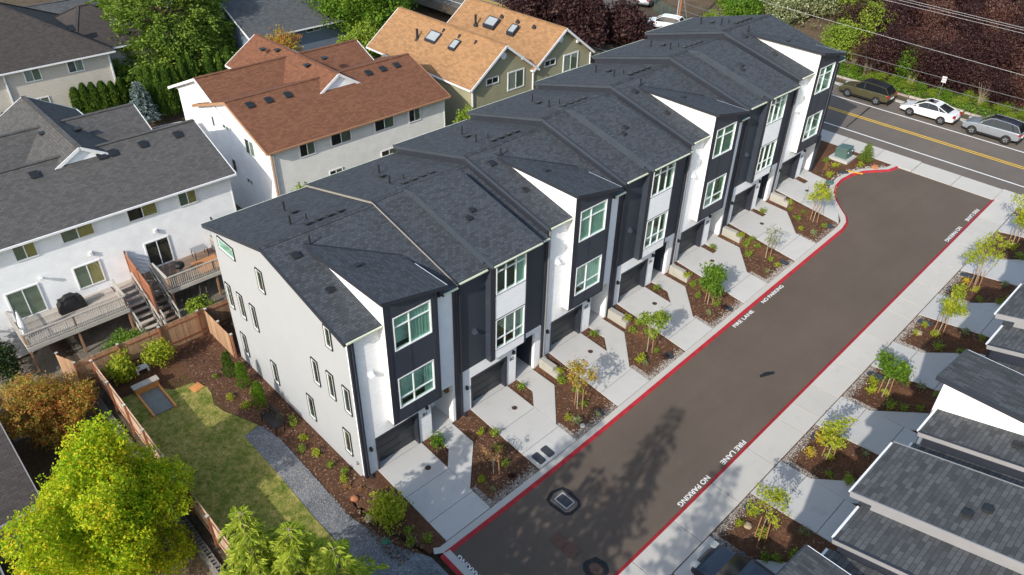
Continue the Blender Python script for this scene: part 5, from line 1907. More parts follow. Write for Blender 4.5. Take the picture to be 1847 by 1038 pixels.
# purple hedge bank across the street, built from individual bushes sharing a few shapes
def bank_meshes(mat, seeds, n, s, r=2.6, h=4.2):
    return [shrub_mesh(r, h, s_, n, s, mat, nb=12, flat=0.7) for s_ in seeds]


pm = bank_meshes('leaf_purple', (5, 6, 7, 8), 16000, 0.075)
gm = bank_meshes('leaf_bright', (9, 10), 6500, 0.085)
dm = bank_meshes('leaf_green', (11, 12), 6500, 0.095)
wm_ = bank_meshes('leaf_pale', (14,), 5000, 0.085)
wi = bank_meshes('leaf_wine', (15, 16), 12000, 0.075)
rb = random.Random(5)


def twig_mesh(seed):
    rr = random.Random(seed)
    m = MB()
    for _ in range(26):
        a, r_ = rr.uniform(0, 6.28), rr.uniform(.2, 1.0)
        m.tube([(0.2 * math.cos(a), 0.2 * math.sin(a), 0), (r_ * .5 * math.cos(a), r_ * .5 * math.sin(a), 1.3), (r_ * math.cos(a + .3), r_ * math.sin(a + .3), rr.uniform(1.8, 3.0))], [.02, .014, .006], 3)
    return m.mesh('twigs', 'bark_pale')


tw = [twig_mesh(k) for k in (1, 2)]
for row, (y, zz) in enumerate(((65.2, 0.3), (68.6, 1.0), (72.1, 1.7), (76.0, 2.3), (80.5, 2.8))):
    x = -7.5 - row * 2.2 + rb.uniform(-1, 1)
    while x < 17 + row * 2:
        yy = y + rb.uniform(-1.1, 1.1)
        u = rb.random()
        if u < 0.64:
            obj('purple_bush', rb.choice(pm), None, (x, yy, HT(x, yy) - 0.5), rb.uniform(0, 6), 'dense dark purple leaved bush on the bank across the street', 'bush', 'purple bushes on the bank', scale=(rb.uniform(.75, 1.15), rb.uniform(.75, 1.15), rb.uniform(0.75, 1.45)))
        elif u < 0.95:
            obj('wine_bush', rb.choice(wi), None, (x, yy, HT(x, yy) - 0.5), rb.uniform(0, 6), 'reddish brown leaved bush among the purple ones on the bank', 'bush', 'reddish bushes on the bank', scale=(rb.uniform(.7, 1.05), rb.uniform(.7, 1.05), rb.uniform(0.75, 1.3)))
        else:
            obj('green_bush', rb.choice(dm), None, (x, yy, HT(x, yy) - 0.5), rb.uniform(0, 6), 'green bush growing among the purple ones on the bank', 'bush', 'green bushes among the purple ones', scale=(rb.uniform(.6, .9), rb.uniform(.6, .9), rb.uniform(0.6, 1.0)))
        if rb.random() < 0.25:
            obj('dry_twigs', rb.choice(tw), None, (x + rb.uniform(-1, 1), yy - 1.6, HT(x, yy - 1.6)), rb.uniform(0, 6), 'bare pale twigs standing among the purple bushes', 'twigs', 'bare twigs on the bank', scale=rb.uniform(.45, .8))
        x += rb.uniform(2.2, 3.2)
for (x, y, s_) in ((-9.2, 64.5, 1.15), (-8.4, 67.5, 1.3), (-11.2, 71.0, 1.3), (-10.0, 62.9, 0.7)):
    obj('green_bush', rb.choice(gm), None, (x, y, HT(x, y) - 0.4), rb.uniform(0, 6), 'tall bright green bush beside the purple hedge', 'bush', 'bright green bushes on the bank', scale=s_)
for i in range(30):
    x = -8 + i * 0.82 + rb.uniform(-.4, .4)
    y = 62.6 + rb.uniform(0, 1.3)
    obj('bank_weed', rb.choice(gm + dm), None, (x, y, HT(x, y) - 0.2), rb.uniform(0, 6), 'low green weedy plant at the foot of the purple bank', 'plant', 'weeds along the street bank', scale=(rb.uniform(.25, .42), rb.uniform(.25, .42), rb.uniform(.16, .3)))
for i, (x, y, s_, ms_) in enumerate(((-22, 66, 1.2, dm), (-18, 68, 1.4, wm_), (-14.5, 71, 1.5, wm_), (-25, 70, 1.5, dm), (-20, 75, 1.7, dm), (-14, 77, 1.7, dm), (-27, 76, 1.6, dm), (-33, 80, 1.7, gm), (-17, 83, 1.9, dm), (-8, 86, 2, dm), (-28, 86, 1.8, dm), (-38, 90, 1.6, gm), (-16.5, 64.5, 0.8, dm), (-24.2, 64, 0.7, gm))):
    obj('roadside_bush', rb.choice(ms_), None, (x, y, HT(x, y) - 0.4), rb.uniform(0, 6), 'green roadside bush behind the last roof of the row' if ms_ is not wm_ else 'pale blossomed bush behind the last roof of the row', 'bush', 'roadside bushes' if ms_ is not wm_ else 'blossomed roadside bushes', scale=s_)
mbv = MB()
cl_ = random.Random(9)
for _ in range(9000):
    x, y = cl_.uniform(-16, 20), 61.5 + abs(cl_.gauss(0, 1.8)) - (0.5 if cl_.random() < .15 else 0)
    p = Vector((x, y, HT(x, y) + cl_.uniform(0.02, 0.3)))
    leaf(mbv, cl_, p, 0.1, Vector((0, 0, 1)), 0.7)
mbv.build('ground_cover', 'leaf_green', kind='stuff', fix=False, label='straggling green ground cover on the bank above the kerb', cat='plants')
# low timber edging at the foot of the bank
te = thing('timber_edging', 'low weathered timber edging at the foot of the bank', 'edging', (-10, 61.25, zl(59.7)))
for i in range(12):
    MB().box(i * 2.44 + 0.02, i * 2.44 + 2.4, -0.09, 0.09, 0, 0.32 + 0.04 * (i % 3)).build('beam', 'deck_grey', te)

# ------------------------------------------------------------------ young street trees
def young_tree(label, loc, h, rad, leafm, n, s, seed, stakes=2, thin=1.0, group='young staked trees in the beds', trunk=0.4):
    rr = random.Random(seed)
    T = thing('young_tree', label, 'tree', loc, group=group)
    blobs = []
    for i in range(9):
        a, q = rr.uniform(0, 6.28), rad * rr.uniform(0.15, 0.7)
        b = rad * rr.uniform(0.25, 0.5)
        blobs.append((q * math.cos(a), q * math.sin(a), h * rr.uniform(trunk + 0.06, 0.92), b, b, b * 0.9))
    mbc = cloud(MB(), rr, blobs, n, s, shell_=0.25, flat=0.4)
    mbc.build('crown', leafm, T, fix=False)
    tm = MB()
    limbs(tm, rr, (0, 0, -0.1), h, 0.035, [(b[0], b[1], b[2] + 0.1) for b in blobs], h * trunk + h * 0.25)
    tm.build('trunk', 'bark_pale', T)
    for k in range(stakes):
        a = k * 2.2 + 0.6
        MB().tube([(0.3 * math.cos(a), 0.3 * math.sin(a), -0.2), (0.24 * math.cos(a), 0.24 * math.sin(a), 1.45)], 0.03, 6).build('stake', 'stake', T)
    return T


YT = [(4.0, 5.0, 1.9, 0.75, 'leaf_dry', 260, 0.055, 1, 'bare twiggy young tree in the bed beside house B1'), (3.92, 11.35, 3.3, 1.05, 'leaf_fall', 900, 0.065, 2, 'young tree with orange and green leaves in front of B2 and B3'),
      (3.82, 17.6, 3.3, 1.0, 'leaf_bright', 1200, 0.075, 1, 'airy light green young tree in front of B3'), (3.84, 23.7, 2.7, 1.05, 'leaf_green', 2200, 0.085, 2, 'bushy green young tree in front of B4'),
      (3.8, 30.5, 2.7, 0.9, 'leaf_pale', 300, 0.06, 1, 'nearly bare young tree with pale leaves in front of B5'), (3.9, 36.6, 3.1, 0.95, 'leaf_lime', 800, 0.075, 2, 'slim young tree with yellow green leaves in front of B6')]
for i, (x, y, h, r_, lm_, n, s, st, lab) in enumerate(YT):
    young_tree(lab, (x, y, HL(x, y)), h, r_, lm_, n, s, 100 + i, st)
YT2 = [(15.49, 11.2, 4.0, 1.0, 'leaf_lime', 1000, 0.06, 3, 'tall airy yellow green young tree behind the parked dark car'), (15.33, 17.65, 3.2, 0.8, 'leaf_lime', 900, 0.075, 2, 'small lime green young tree across the lane from B3'),
       (15.32, 23.7, 2.8, 1.1, 'leaf_green', 1800, 0.08, 2, 'drooping green young tree across the lane from B4'), (15.38, 30.4, 3.9, 0.95, 'leaf_lime', 1300, 0.075, 2, 'yellow green young tree across the lane from B5'),
       (15.13, 36.4, 4.2, 1.25, 'leaf_lime', 1300, 0.065, 3, 'wide golden green young tree across the lane from B6'), (15.1, 43.0, 3.6, 1.2, 'leaf_lime', 900, 0.08, 2, 'spreading yellow green young tree near the street corner')]
for i, (x, y, h, r_, lm_, n, s, st, lab) in enumerate(YT2):
    young_tree(lab, (x, y, HR(x, y)), h, r_, lm_, n, s, 120 + i, st)

# shrubs in the beds
SM = {}


def shrub(kind, x, y, z, sc, label, group):
    if kind not in SM:
        r_, h_, n_, s_, mt = {'green': (0.32, 0.5, 220, 0.055, 'leaf_bright'), 'yellow': (0.32, 0.42, 220, 0.05, 'leaf_yellow'), 'dark': (0.45, 0.6, 500, 0.055, 'leaf_green'), 'tuft': (0.3, 0.4, 200, 0.05, 'leaf_pale'),
                              'red': (0.35, 0.35, 200, 0.05, 'leaf_purple'), 'lime': (0.34, 0.45, 240, 0.055, 'leaf_lime'), 'rust': (0.32, 0.38, 240, 0.045, 'leaf_dry')}[kind]
        SM[kind] = [(shrub_mesh(r_, h_, 200 + k * 7 + len(SM), n_, s_, mt), stems_mesh(r_, h_, 300 + k)) for k in range(3)]
    a, b = rnd.choice(SM[kind])
    T = thing('shrub', label, 'shrub', (x, y, z), rnd.uniform(0, 6), group)
    T.scale = (sc, sc, sc)
    obj('foliage', a, T)
    obj('stem', b, T)
    return T


rs = random.Random(31)
KW = {'green': 'bright green', 'yellow': 'golden yellow', 'dark': 'dark leafy green', 'tuft': 'pale tufted', 'red': 'dark red', 'lime': 'yellow green', 'rust': 'rusty brown'}
for i in range(6):
    Y = Y0_L[i]
    lst = [('green', 2.0, 5.9), ('green', 2.9, 5.2), ('lime', 3.9, 4.3), ('green', 3.0, 6.2), ('green', 4.2, 5.7), ('tuft', 4.6, 4.4), (('red', 'tuft', 'red', 'red', 'lime', 'green')[i], 4.8, 5.6), ('lime', 1.5, 6.3), ('green', 2.3, 6.5)]
    for (kd, x, y) in lst:
        if rs.random() < 0.12:
            continue
        xx, yy = x + rs.uniform(-.2, .2), Y + y + rs.uniform(-.15, .15)
        shrub(kd, xx, yy, HL(xx, yy) - 0.02, rs.uniform(0.6, 1.0), 'small %s shrub in the mulch bed between B%d and B%d' % (KW[kd], i + 1, i + 2), 'small shrubs in the bed after B%d' % (i + 1))
    xx, yy = 0.75, Y + 3.95
    kd = 'dark' if i == 0 else 'green'
    shrub(kd, xx, yy, HL(xx, yy) - 0.02, 1.15 if i == 0 else 0.85, '%s shrub in the small bed between drive and walk of B%d' % (KW[kd], i + 1), None)
for (kd, x, y) in (('rust', 0.9, 43.9), ('lime', 1.2, 44.9), ('lime', 2.6, 46.3), ('green', 0.2, 45.2), ('lime', 1.6, 43.3), ('rust', 0.6, 44.6)):
    shrub(kd, x, y, HL(x, y) - 0.02, 0.9, '%s shrub in the bed around the green transformer box' % KW[kd], 'shrubs around the transformer box')
for i in range(7):
    Y = Y0_R[i] + 0.3
    lst = [('green', 16.8, 4.6), ('green', 17.2, 5.4), ('lime', 15.4, 5.3), ('yellow' if i in (2, 5) else 'lime', 14.4, 5.8), ('yellow' if i in (2,) else 'lime', 14.6, 4.9), ('green', 16.0, 4.3), ('tuft', 16.6, 6.5), ('green', 17.6, 6.3)]
    for (kd, x, y) in lst:
        if rs.random() < 0.1:
            continue
        xx, yy = x + rs.uniform(-.2, .2), Y + y + rs.uniform(-.15, .15)
        shrub(kd, xx, yy, HR(xx, yy) - 0.02, rs.uniform(0.65, 1.05) * (1.35 if kd == 'yellow' else 1), 'small %s shrub in bed %s across the lane' % (KW[kd], ('by the end kerb', 'behind the dark car', 'opposite B3', 'opposite B4', 'opposite B5', 'opposite B6', 'at the street corner')[i]), 'small shrubs across the lane, bed %d' % (i + 1))
for k in range(6):
    x, y = 14.6 + rs.uniform(0, 2.5), 45.2 + rs.uniform(0, 2.6)
    shrub('dark' if k % 2 else 'lime', x, y, HR(x, y), 1.9, 'large leafy bush in the corner bed by the street across the lane', 'corner bushes by the street')
conifer('small_conifer', 'knee high dark green conifer beside the transformer box', (2.5, 47.2, HL(2.5, 47.2)), 1.7, 0.5, 'leaf_conifer', 501, levels=16, per=7, spray=0.16, droop=0.0)
# yard planting
for k, (x, y) in enumerate(((-11.85, -1.3), (-10.5, -1.15), (-8.4, -1.25))):
    obj('column_shrub', column_mesh(1.8, 0.38, 50 + k, 1400, 0.1, 'leaf_green' if k else 'leaf_hedge'), None, (x, y, YARD), 0, 'slim columnar green shrub beside the pale end wall', 'shrub', 'column shrubs by the end wall')
for k, (x, y, sc) in enumerate(((-15.4, -3.9, 1.0), (-15.6, -6.0, 1.15))):
    obj('round_shrub', shrub_mesh(0.85, 1.9, 70 + k, 2600, 0.07, 'leaf_lime', nb=9), None, (x, y, YARD), 0, ('bushy yellow green shrub against the deck side fence', 'larger yellow green shrub near the fence corner')[k], 'shrub', scale=sc)
obj('round_bush', shrub_mesh(1.15, 1.4, 81, 3800, 0.06, 'leaf_green', nb=12, flat=0.8), None, (-19.0, -4.7, -1.0), 0, 'rounded bright green bush on the gravel below the decks', 'bush', scale=(1, 1.2, 1))
obj('round_bush', shrub_mesh(1.0, 1.3, 82, 2600, 0.08, 'leaf_bright', nb=9), None, (-19.4, 0.2, -1.0), 0, 'leafy green bush under the shorter brown deck', 'bush')
obj('golden_shrub', shrub_mesh(0.95, 1.5, 83, 2400, 0.06, 'leaf_lime', nb=13), None, (2.8, -0.75, HL(2.8, -0.75) - 0.05), 0, 'broad golden yellow shrub in the bed by the first drive', 'shrub', scale=(1.1, 1.1, 1.5))
for k, (x, y, kd) in enumerate(((-10.0, -2.2, 'lime'), (-8.9, -1.9, 'lime'), (-9.6, -1.1, 'green'), (-7.0, -0.9, 'lime'), (-5.9, -0.6, 'green'), (-4.6, -0.8, 'lime'), (-4.0, -1.3, 'green'), (-3.2, -0.9, 'lime'), (-2.0, -0.8, 'green'), (-1.2, -0.5, 'green'), (-0.7, -0.8, 'lime'), (-6.4, -0.5, 'green'), (-12.3, -2.0, 'green'), (3.9, -0.3, 'green'), (4.4, -0.6, 'green'), (4.9, 0.1, 'green'), (0.4, -0.6, 'rust'), (-0.2, -1.0, 'rust'))):
    shrub(kd, x, y, (YP(x, y) if x < -0.2 else HL(x, y)) - 0.02, rs.uniform(0.55, 0.85), 'small %s shrub in the mulch strip along the pale end wall' % KW[kd], 'small shrubs along the end wall')

# ------------------------------------------------------------------ cars
def car(name, label, loc, rz, L, Wd, H, paint, kind='suv', gl='car_glass', rails=False, sunroof=False, clad=None, wb=2.7, tyre=0.35, roofm=None):
    """car with its nose towards +x; kind decides the profile"""
    T = thing(name, label, 'car', loc, rz, group='parked cars')
    hl = L / 2
    if kind == 'sedan':
        low = [(-hl, .42), (-hl + .04, .78), (-hl + .18, .98), (-hl + .75, 1.02), (-0.9, 1.0), (0.75, 0.95), (1.25, .90), (hl - .35, .74), (hl - .05, .58), (hl, .40), (hl - .06, .26), (-hl + .08, .28)]
        cab = [(-hl + .62, .99), (-0.72 - .1, 1.32), (-0.45, 1.41), (0.2, 1.43), (0.48, 1.37), (1.3, .92)]
    elif kind == 'wagon':
        low = [(-hl, .45), (-hl + .03, .95), (-hl + .12, 1.06), (-1.0, 1.05), (0.7, 1.02), (1.15, .99), (hl - .35, .87), (hl - .04, .68), (hl, .45), (hl - .08, .27), (-hl + .1, .32)]
        cab = [(-hl + .12, 1.05), (-hl + .55, 1.50), (-1.2, 1.58), (0.05, 1.60), (0.4, 1.54), (1.2, 1.0)]
    else:
        low = [(-hl, .48), (-hl + .03, 1.0), (-hl + .1, 1.12), (-1.0, 1.1), (0.7, 1.07), (1.1, 1.04), (hl - .4, .95), (hl - .05, .75), (hl, .48), (hl - .1, .28), (-hl + .12, .34)]
        cab = [(-hl + .1, 1.1), (-hl + .5, 1.55), (-1.1, 1.64), (0.0, 1.66), (0.32, 1.6), (1.12, 1.05)]
    sc = H / max(z for _, z in cab)
    low = [(x, z * sc) for x, z in low]
    cab = [(x, z * sc) for x, z in cab]

    def loft(prof, stations):
        m = MB()
        n = len(prof)
        cx = sum(p[0] for p in prof) / n
        cz = sum(p[1] for p in prof) / n
        vs = []
        for (y, k, kz) in stations:
            vs += [(cx + (x - cx) * k, y, cz + (z - cz) * kz) for x, z in prof]
        fs = [tuple(range(n)), tuple(range(len(vs) - 1, len(vs) - n - 1, -1))]
        for s in range(len(stations) - 1):
            for i in range(n):
                j = (i + 1) % n
                fs.append((s * n + i, s * n + j, (s + 1) * n + j, (s + 1) * n + i))
        return m.add(vs, fs)
    w = Wd / 2
    body = loft(low, [(-w, .955, .86), (-w + .05, .98, .96), (-w + .22, .995, 1), (0, 1, 1.015), (w - .22, .995, 1), (w - .05, .98, .96), (w, .955, .86)]).build('body', paint, T, smooth=True)
    ss = body.modifiers.new('round', 'SUBSURF')
    ss.levels = ss.render_levels = 2
    # greenhouse: glass block with tapered sides, painted roof and pillars
    zc0, zc1 = cab[0][1], max(z for _, z in cab)
    inset = lambda z: (w - 0.1) - 0.2 * (z - zc0) / (zc1 - zc0)
    m = MB()
    n = len(cab)
    vs = [(x, -inset(z), z) for x, z in cab] + [(x, inset(z), z) for x, z in cab]
    fs = [tuple(range(n)), tuple(range(2 * n - 1, n - 1, -1))] + [(i, i + n, (i + 1) % n + n, (i + 1) % n) for i in range(n)]
    m.add(vs, fs).build('windows', gl, T)
    rf = MB()
    roof = [(x, z) for x, z in cab[1:5]]
    rv = []
    for x, z in roof:
        q = inset(z) + 0.012
        rv += [(x, -q, z + 0.005), (x, -q * .75, z + 0.025), (x, q * .75, z + 0.025), (x, q, z + 0.005)]
    for i in range(3):
        for j in range(3):
            rf.add([rv[4 * i + j], rv[4 * i + j + 1], rv[4 * i + j + 5], rv[4 * i + j + 4]], [(0, 1, 2, 3)])
    ro = rf.build('roof', roofm or paint, T)
    for s in (-1, 1):
        pl = MB()
        P = lambda x, z, s=s: (x, s * (inset(z) + 0.008), z)
        for a, b in ((cab[0], cab[1]), (cab[1], cab[2]), (cab[2], cab[3]), (cab[3], cab[4]), (cab[4], cab[5])):
            pl.beam(P(*a), P(*b), 0.035, 0.05)
        pl.build('pillars', paint, T)
        pb = MB()
        xm = 0.1
        pb.beam(P(xm - 0.1, zc0), P(xm - 0.05, zc1 - 0.05), 0.02, 0.05)
        pb.build('door_pillar', 'black', T)
        pc = MB()
        xr = cab[1][0] + (0.45 if kind != 'sedan' else 0.12)
        pc.beam(P(xr - 0.3, zc0), P(xr, zc1 - 0.08), 0.02, 0.05)
        pc.build('door_pillar', 'black' if kind != 'sedan' else paint, T)
        mi = MB()
        mi.box(0.78, 0.95, s * (w + 0.02) - 0.08, s * (w + 0.02) + 0.08, zc0 - 0.02, zc0 + 0.12)
        mi.build('wing_mirror', paint, T)
        for hx in (0.25, -0.75):
            MB().box(hx - .09, hx + .09, s * (w - 0.012) - .02, s * (w - 0.012) + .02, zc0 - .17, zc0 - .13).build('handle', 'chrome', T)
        MB().box(hl - 0.3, hl - 0.04, s * (w - .22) - .16, s * (w - .22) + .16, zc0 - .36, zc0 - .24).build('headlight', 'lamp_clear', T)
        MB().box(-hl - 0.0, -hl + .2, s * (w - .2) - .17, s * (w - .2) + .185, zc0 - .22, zc0 - .08).build('tail_light', 'tail_red', T)
        if clad:
            MB().box(-wb / 2 + .3, wb / 2 - .3, s * (w - .03) - .03, s * (w - .03) + .03, .24, .4).build('sill', clad, T)
        if rails:
            MB().beam((-1.3, s * (w - .32), zc1 + 0.06), (0.25, s * (w - .32), zc1 + 0.05), 0.04, 0.04).build('roof_rail', 'black', T)
        for x in (wb / 2, -wb / 2):
            ar = MB().tube([(x, s * (w - .25), tyre), (x, s * (w + .006), tyre)], tyre + 0.055, 20)
            ar.build('wheel_arch', clad or 'black', T)
            wh = MB().tube([(x, s * (w - .2), tyre), (x, s * (w + .0), tyre), (x, s * (w + .02), tyre)], [tyre, tyre, tyre * 0.9], 20).build('wheel', 'rubber', T)
            rim = MB()
            rim.tube([(x, s * (w + .0), tyre), (x, s * (w + .028), tyre)], [tyre * .66, tyre * .62], 16)
            r_ = rim.build('rim', 'lid_dark', wh)
            sp = MB()
            for k in range(5):
                a = k * 1.2566
                sp.beam((x, s * (w + .034), tyre), (x + math.cos(a) * tyre * .6, s * (w + .034), tyre + math.sin(a) * tyre * .6), 0.02, 0.075)
            sp.build('spokes', 'chrome', wh)
    MB().box(-hl - .012, -hl + .05, -.26, .26, .62 * sc, .74 * sc).build('number_plate', 'white_trim', T)
    MB().box(hl - .06, hl + .008, -w + .35, w - .35, .40 * sc, .55 * sc).build('grille', 'black', T)
    MB().box(-hl - .01, -hl + .12, -w + .12, w - .12, .3, .44).build('bumper', clad or 'black', T)
    if sunroof:
        MB().box(-0.35, 0.35, -.42, .42, zc1 + 0.012, zc1 + 0.032).build('sunroof', 'car_glass', T)
    return T


ys = 58.65
car('parked_car', 'olive green estate car with roof rails parked by the bank', (-3.2, ys, zl(ys)), R(180), 4.85, 1.88, 1.66, 'car_olive', 'wagon', rails=True, clad='black', wb=2.745, roofm='black')
car('parked_car', 'white sedan with dark sunroof parked by the bank', (2.68, ys - 0.1, zl(ys)), R(180), 4.75, 1.84, 1.45, 'car_white', 'sedan', sunroof=True, wb=2.7, tyre=0.33)
car('parked_car', 'silver crossover with dark glass roof parked by the bank', (8.0, ys - 0.15, zl(ys)), R(180), 4.6, 1.88, 1.68, 'car_silver', 'suv', clad='black', wb=2.7, sunroof=True, roofm='car_navy')
car('parked_car', 'white car parked on the side road beyond the last roof', (-28.6, 61.3, zl(59) + 0.1), R(200), 4.6, 1.84, 1.5, 'car_white', 'suv')
car('parked_car', 'pale car far up the side road', (-38.2, 70.6, HT(-38, 70) + 0.12), R(110), 4.6, 1.84, 1.5, 'car_silver', 'sedan')
car('parked_car', 'bright blue car beyond the blue grey house', (-68, 43.0, 1.1), R(80), 4.6, 1.84, 1.5, 'car_blue', 'suv')
cz = HR(16.2, 8.2)
car('parked_car', 'dark navy off roader on the drive across the lane', (16.55, 8.15, cz + 0.02), R(180), 4.5, 1.9, 1.85, 'car_navy', 'suv', rails=True, clad='black', wb=2.7, tyre=0.38)

# ------------------------------------------------------------------ things in the ground and on the lane
def lid(name, label, cat, x, y, H, dz, sx_, sy_, mat, frame=None, rz=0.0, group=None, rib=True):
    z = H(x, y) + dz
    sl = (H(x, y + .4) - H(x, y - .4)) / .8
    sl2 = (H(x + .3, y) - H(x - .3, y)) / .6
    T = thing(name, label, cat, (x, y, z), 0, group)
    c, s = math.cos(rz), math.sin(rz)

    def q(a, b):
        u, v = a * c - b * s, a * s + b * c
        return (u, v)
    zz = lambda X, Y: sl2 * X + sl * Y
    rr_ = 0.06
    P = [q(-sx_, -sy_ + rr_), q(-sx_ + rr_, -sy_), q(sx_ - rr_, -sy_), q(sx_, -sy_ + rr_), q(sx_, sy_ - rr_), q(sx_ - rr_, sy_), q(-sx_ + rr_, sy_), q(-sx_, sy_ - rr_)]
    MB().slab(P, lambda X, Y: zz(X, Y) + 0.025, 0.15).build('cover', mat, T)
    if rib:
        P2 = [q(-sx_ * .86, -sy_ * .84), q(sx_ * .86, -sy_ * .84), q(sx_ * .86, sy_ * .84), q(-sx_ * .86, sy_ * .84)]
        MB().slab(P2, lambda X, Y: zz(X, Y) + 0.032, 0.03).build('inset', mat, T)
    if frame:
        e = 0.04
        f = MB()
        for a, b in (((-sx_ - e, -sy_ - e), (sx_ + e, -sy_ - e)), ((sx_ + e, -sy_ - e), (sx_ + e, sy_ + e)), ((sx_ + e, sy_ + e), (-sx_ - e, sy_ + e)), ((-sx_ - e, sy_ + e), (-sx_ - e, -sy_ - e))):
            a, b = q(*a), q(*b)
            f.beam((*a, zz(*a) + 0.02), (*b, zz(*b) + 0.02), 0.045, 0.05)
        f.build('frame', frame, T)
    return T


sheet('hatch_patch', [(6.72, 6.4), (6.95, 7.0), (7.3, 7.12), (8.1, 7.0), (8.38, 6.8), (8.42, 6.1), (8.2, 5.82), (7.3, 5.72), (6.9, 5.85)], Lz, 0.004, 'sealant', 0.5, lane)
sheet('hatch_patch', [(6.92, 6.35), (7.05, 6.85), (8.1, 6.85), (8.24, 6.65), (8.24, 6.15), (8.08, 5.96), (7.1, 5.93)], Lz, 0.007, 'asphalt_street', 0.5, lane)
lid('access_hatch', 'dark rectangular hatch with pale frame set in the lane', 'hatch', 7.6, 6.44, Lz, 0.0, 0.36, 0.24, 'lid_dark', 'lid_frame')
lid('steel_plate', 'smaller rust brown steel plate on the lane beside its twin', 'plate', 9.0, 4.63, Lz, 0.0, 0.36, 0.33, 'rust', None, group='rusty lane plates')
lid('steel_plate', 'lighter rust brown steel plate on the lane beside the manhole', 'plate', 9.73, 4.62, Lz, 0.0, 0.34, 0.33, 'rust', None)
sheet('hatch_patch', [(11.15 + 0.55 * math.cos(k * .45) * (1 + .1 * (k % 3)), 4.74 + 0.55 * math.sin(k * .45) * (1 + .1 * (k % 2))) for k in range(14)], Lz, 0.004, 'sealant', 0.5, lane)
mh = thing('manhole', 'round rusty manhole in a dark asphalt patch', 'manhole', (11.15, 4.74, zl(4.74)))
MB().disc((0, 0, -0.05), 0.34, 0.062, 24).build('frame', 'iron', mh)
MB().disc((0, 0, -0.04), 0.27, 0.06, 24).build('cover', 'rust', mh)
sheet('patch', [(9.6, 20.6), (9.75, 20.5), (10.15, 21.3), (10.05, 21.5), (9.7, 21.1)], Lz, 0.004, 'sealant', 0.5, lane)
for i in range(7):
    yy = Y0_L[i] + 2.7
    xx = 1.55
    T = thing('drain_cover', 'round rusty drain cover in the drive of B%d' % (i + 1), 'drain cover', (xx, yy, HL(xx, min(yy, Y0_L[i] + 5.6)) + 0.022), group='drain covers in the drives')
    MB().disc((0, 0, -0.03), 0.14, 0.04, 16).build('cover', 'iron', T)
    MB().disc((0, 0, -0.03), 0.165, 0.034, 16).build('rim', 'rust', T)
pd = sheet('utility_pad', rect(4.15, 5.42, 7.05, 8.5), HL, 0.024, 'concrete', 0.5, kind='structure', thick=0.05)
lid('meter_lid', 'dark meter lid on the B2 drive nearer the mulch bed', 'meter lid', 4.92, 7.32, HL, 0.03, 0.36, 0.22, 'lid_dark', None, group='paired meter lids')
lid('meter_lid', 'dark meter lid on the B2 drive further from the mulch bed', 'meter lid', 4.92, 7.98, HL, 0.03, 0.36, 0.22, 'lid_dark', None, group='paired meter lids')
for i, (x, y) in enumerate(((5.0, 11.95), (4.95, 18.25), (5.0, 24.3), (5.0, 30.9), (5.0, 36.95))):
    lid('meter_lid', 'dark meter lid in the mulch at the kerb between B%d and B%d' % (i + 2, i + 3), 'meter lid', x, y, HL, 0.0, 0.3, 0.18, 'lid_dark', None, group='meter lids in the beds')
for i, (x, y) in enumerate(((14.35, 12.45), (14.4, 18.6), (14.4, 31.2), (14.35, 37.6), (14.35, 24.9))):
    lid('meter_lid', 'dark meter lid in the bed across the lane, %s' % ('behind the dark car', 'opposite B3', 'opposite B5', 'opposite B6', 'opposite B4')[i], 'meter lid', x, y, HR, 0.0, 0.42, 0.2, 'lid_dark', None, group='meter lids in the beds')
gl_ = thing('valve_lid', 'round green valve lid in the mulch by the gravel path', 'valve lid', (3.5, -1.35, YP(3.5, -1.35) + 0.02))
MB().disc((0, 0, -0.1), 0.2, 0.16, 18).build('cover', 'lid_green', gl_)
gl_ = thing('valve_lid', 'green valve lid in the bed beside the street tree of B7', 'valve lid', (2.1, 42.4, HL(2.1, 42.4)))
MB().disc((0, 0, -0.1), 0.28, 0.22, 16).build('cover', 'green_box', gl_)
# transformer
tx = thing('transformer_box', 'green metal transformer box on a concrete pad by the street', 'transformer', (0.85, 46.75, HL(0.85, 46.75)))
MB().box(-.8, .8, -.85, .85, -0.1, .12).build('pad', 'concrete', tx)
tb2 = MB()
tb2.add([(-.5, -.55, .12), (.5, -.55, .12), (.5, .55, .12), (-.5, .55, .12), (-.52, -.57, .85), (.42, -.57, .95), (.42, .57, .95), (-.52, .57, .85)], [(0, 3, 2, 1), (4, 5, 6, 7), (0, 1, 5, 4), (1, 2, 6, 5), (2, 3, 7, 6), (3, 0, 4, 7)])
tb2.build('cabinet', 'green_box', tx)
MB().add([(-.56, -.6, .85), (.46, -.6, .955), (.46, .6, .955), (-.56, .6, .85), (-.5, -.55, .91), (.4, -.55, 1.02), (.4, .55, 1.02), (-.5, .55, .91)], [(0, 3, 2, 1), (4, 5, 6, 7), (0, 1, 5, 4), (1, 2, 6, 5), (2, 3, 7, 6), (3, 0, 4, 7)]).build('lid', 'green_box', tx)
for a in (-.35, .35):
    MB().box(.47, .5, a - .06, a + .06, .62, .72).build('label_plate', 'white_trim', tx)
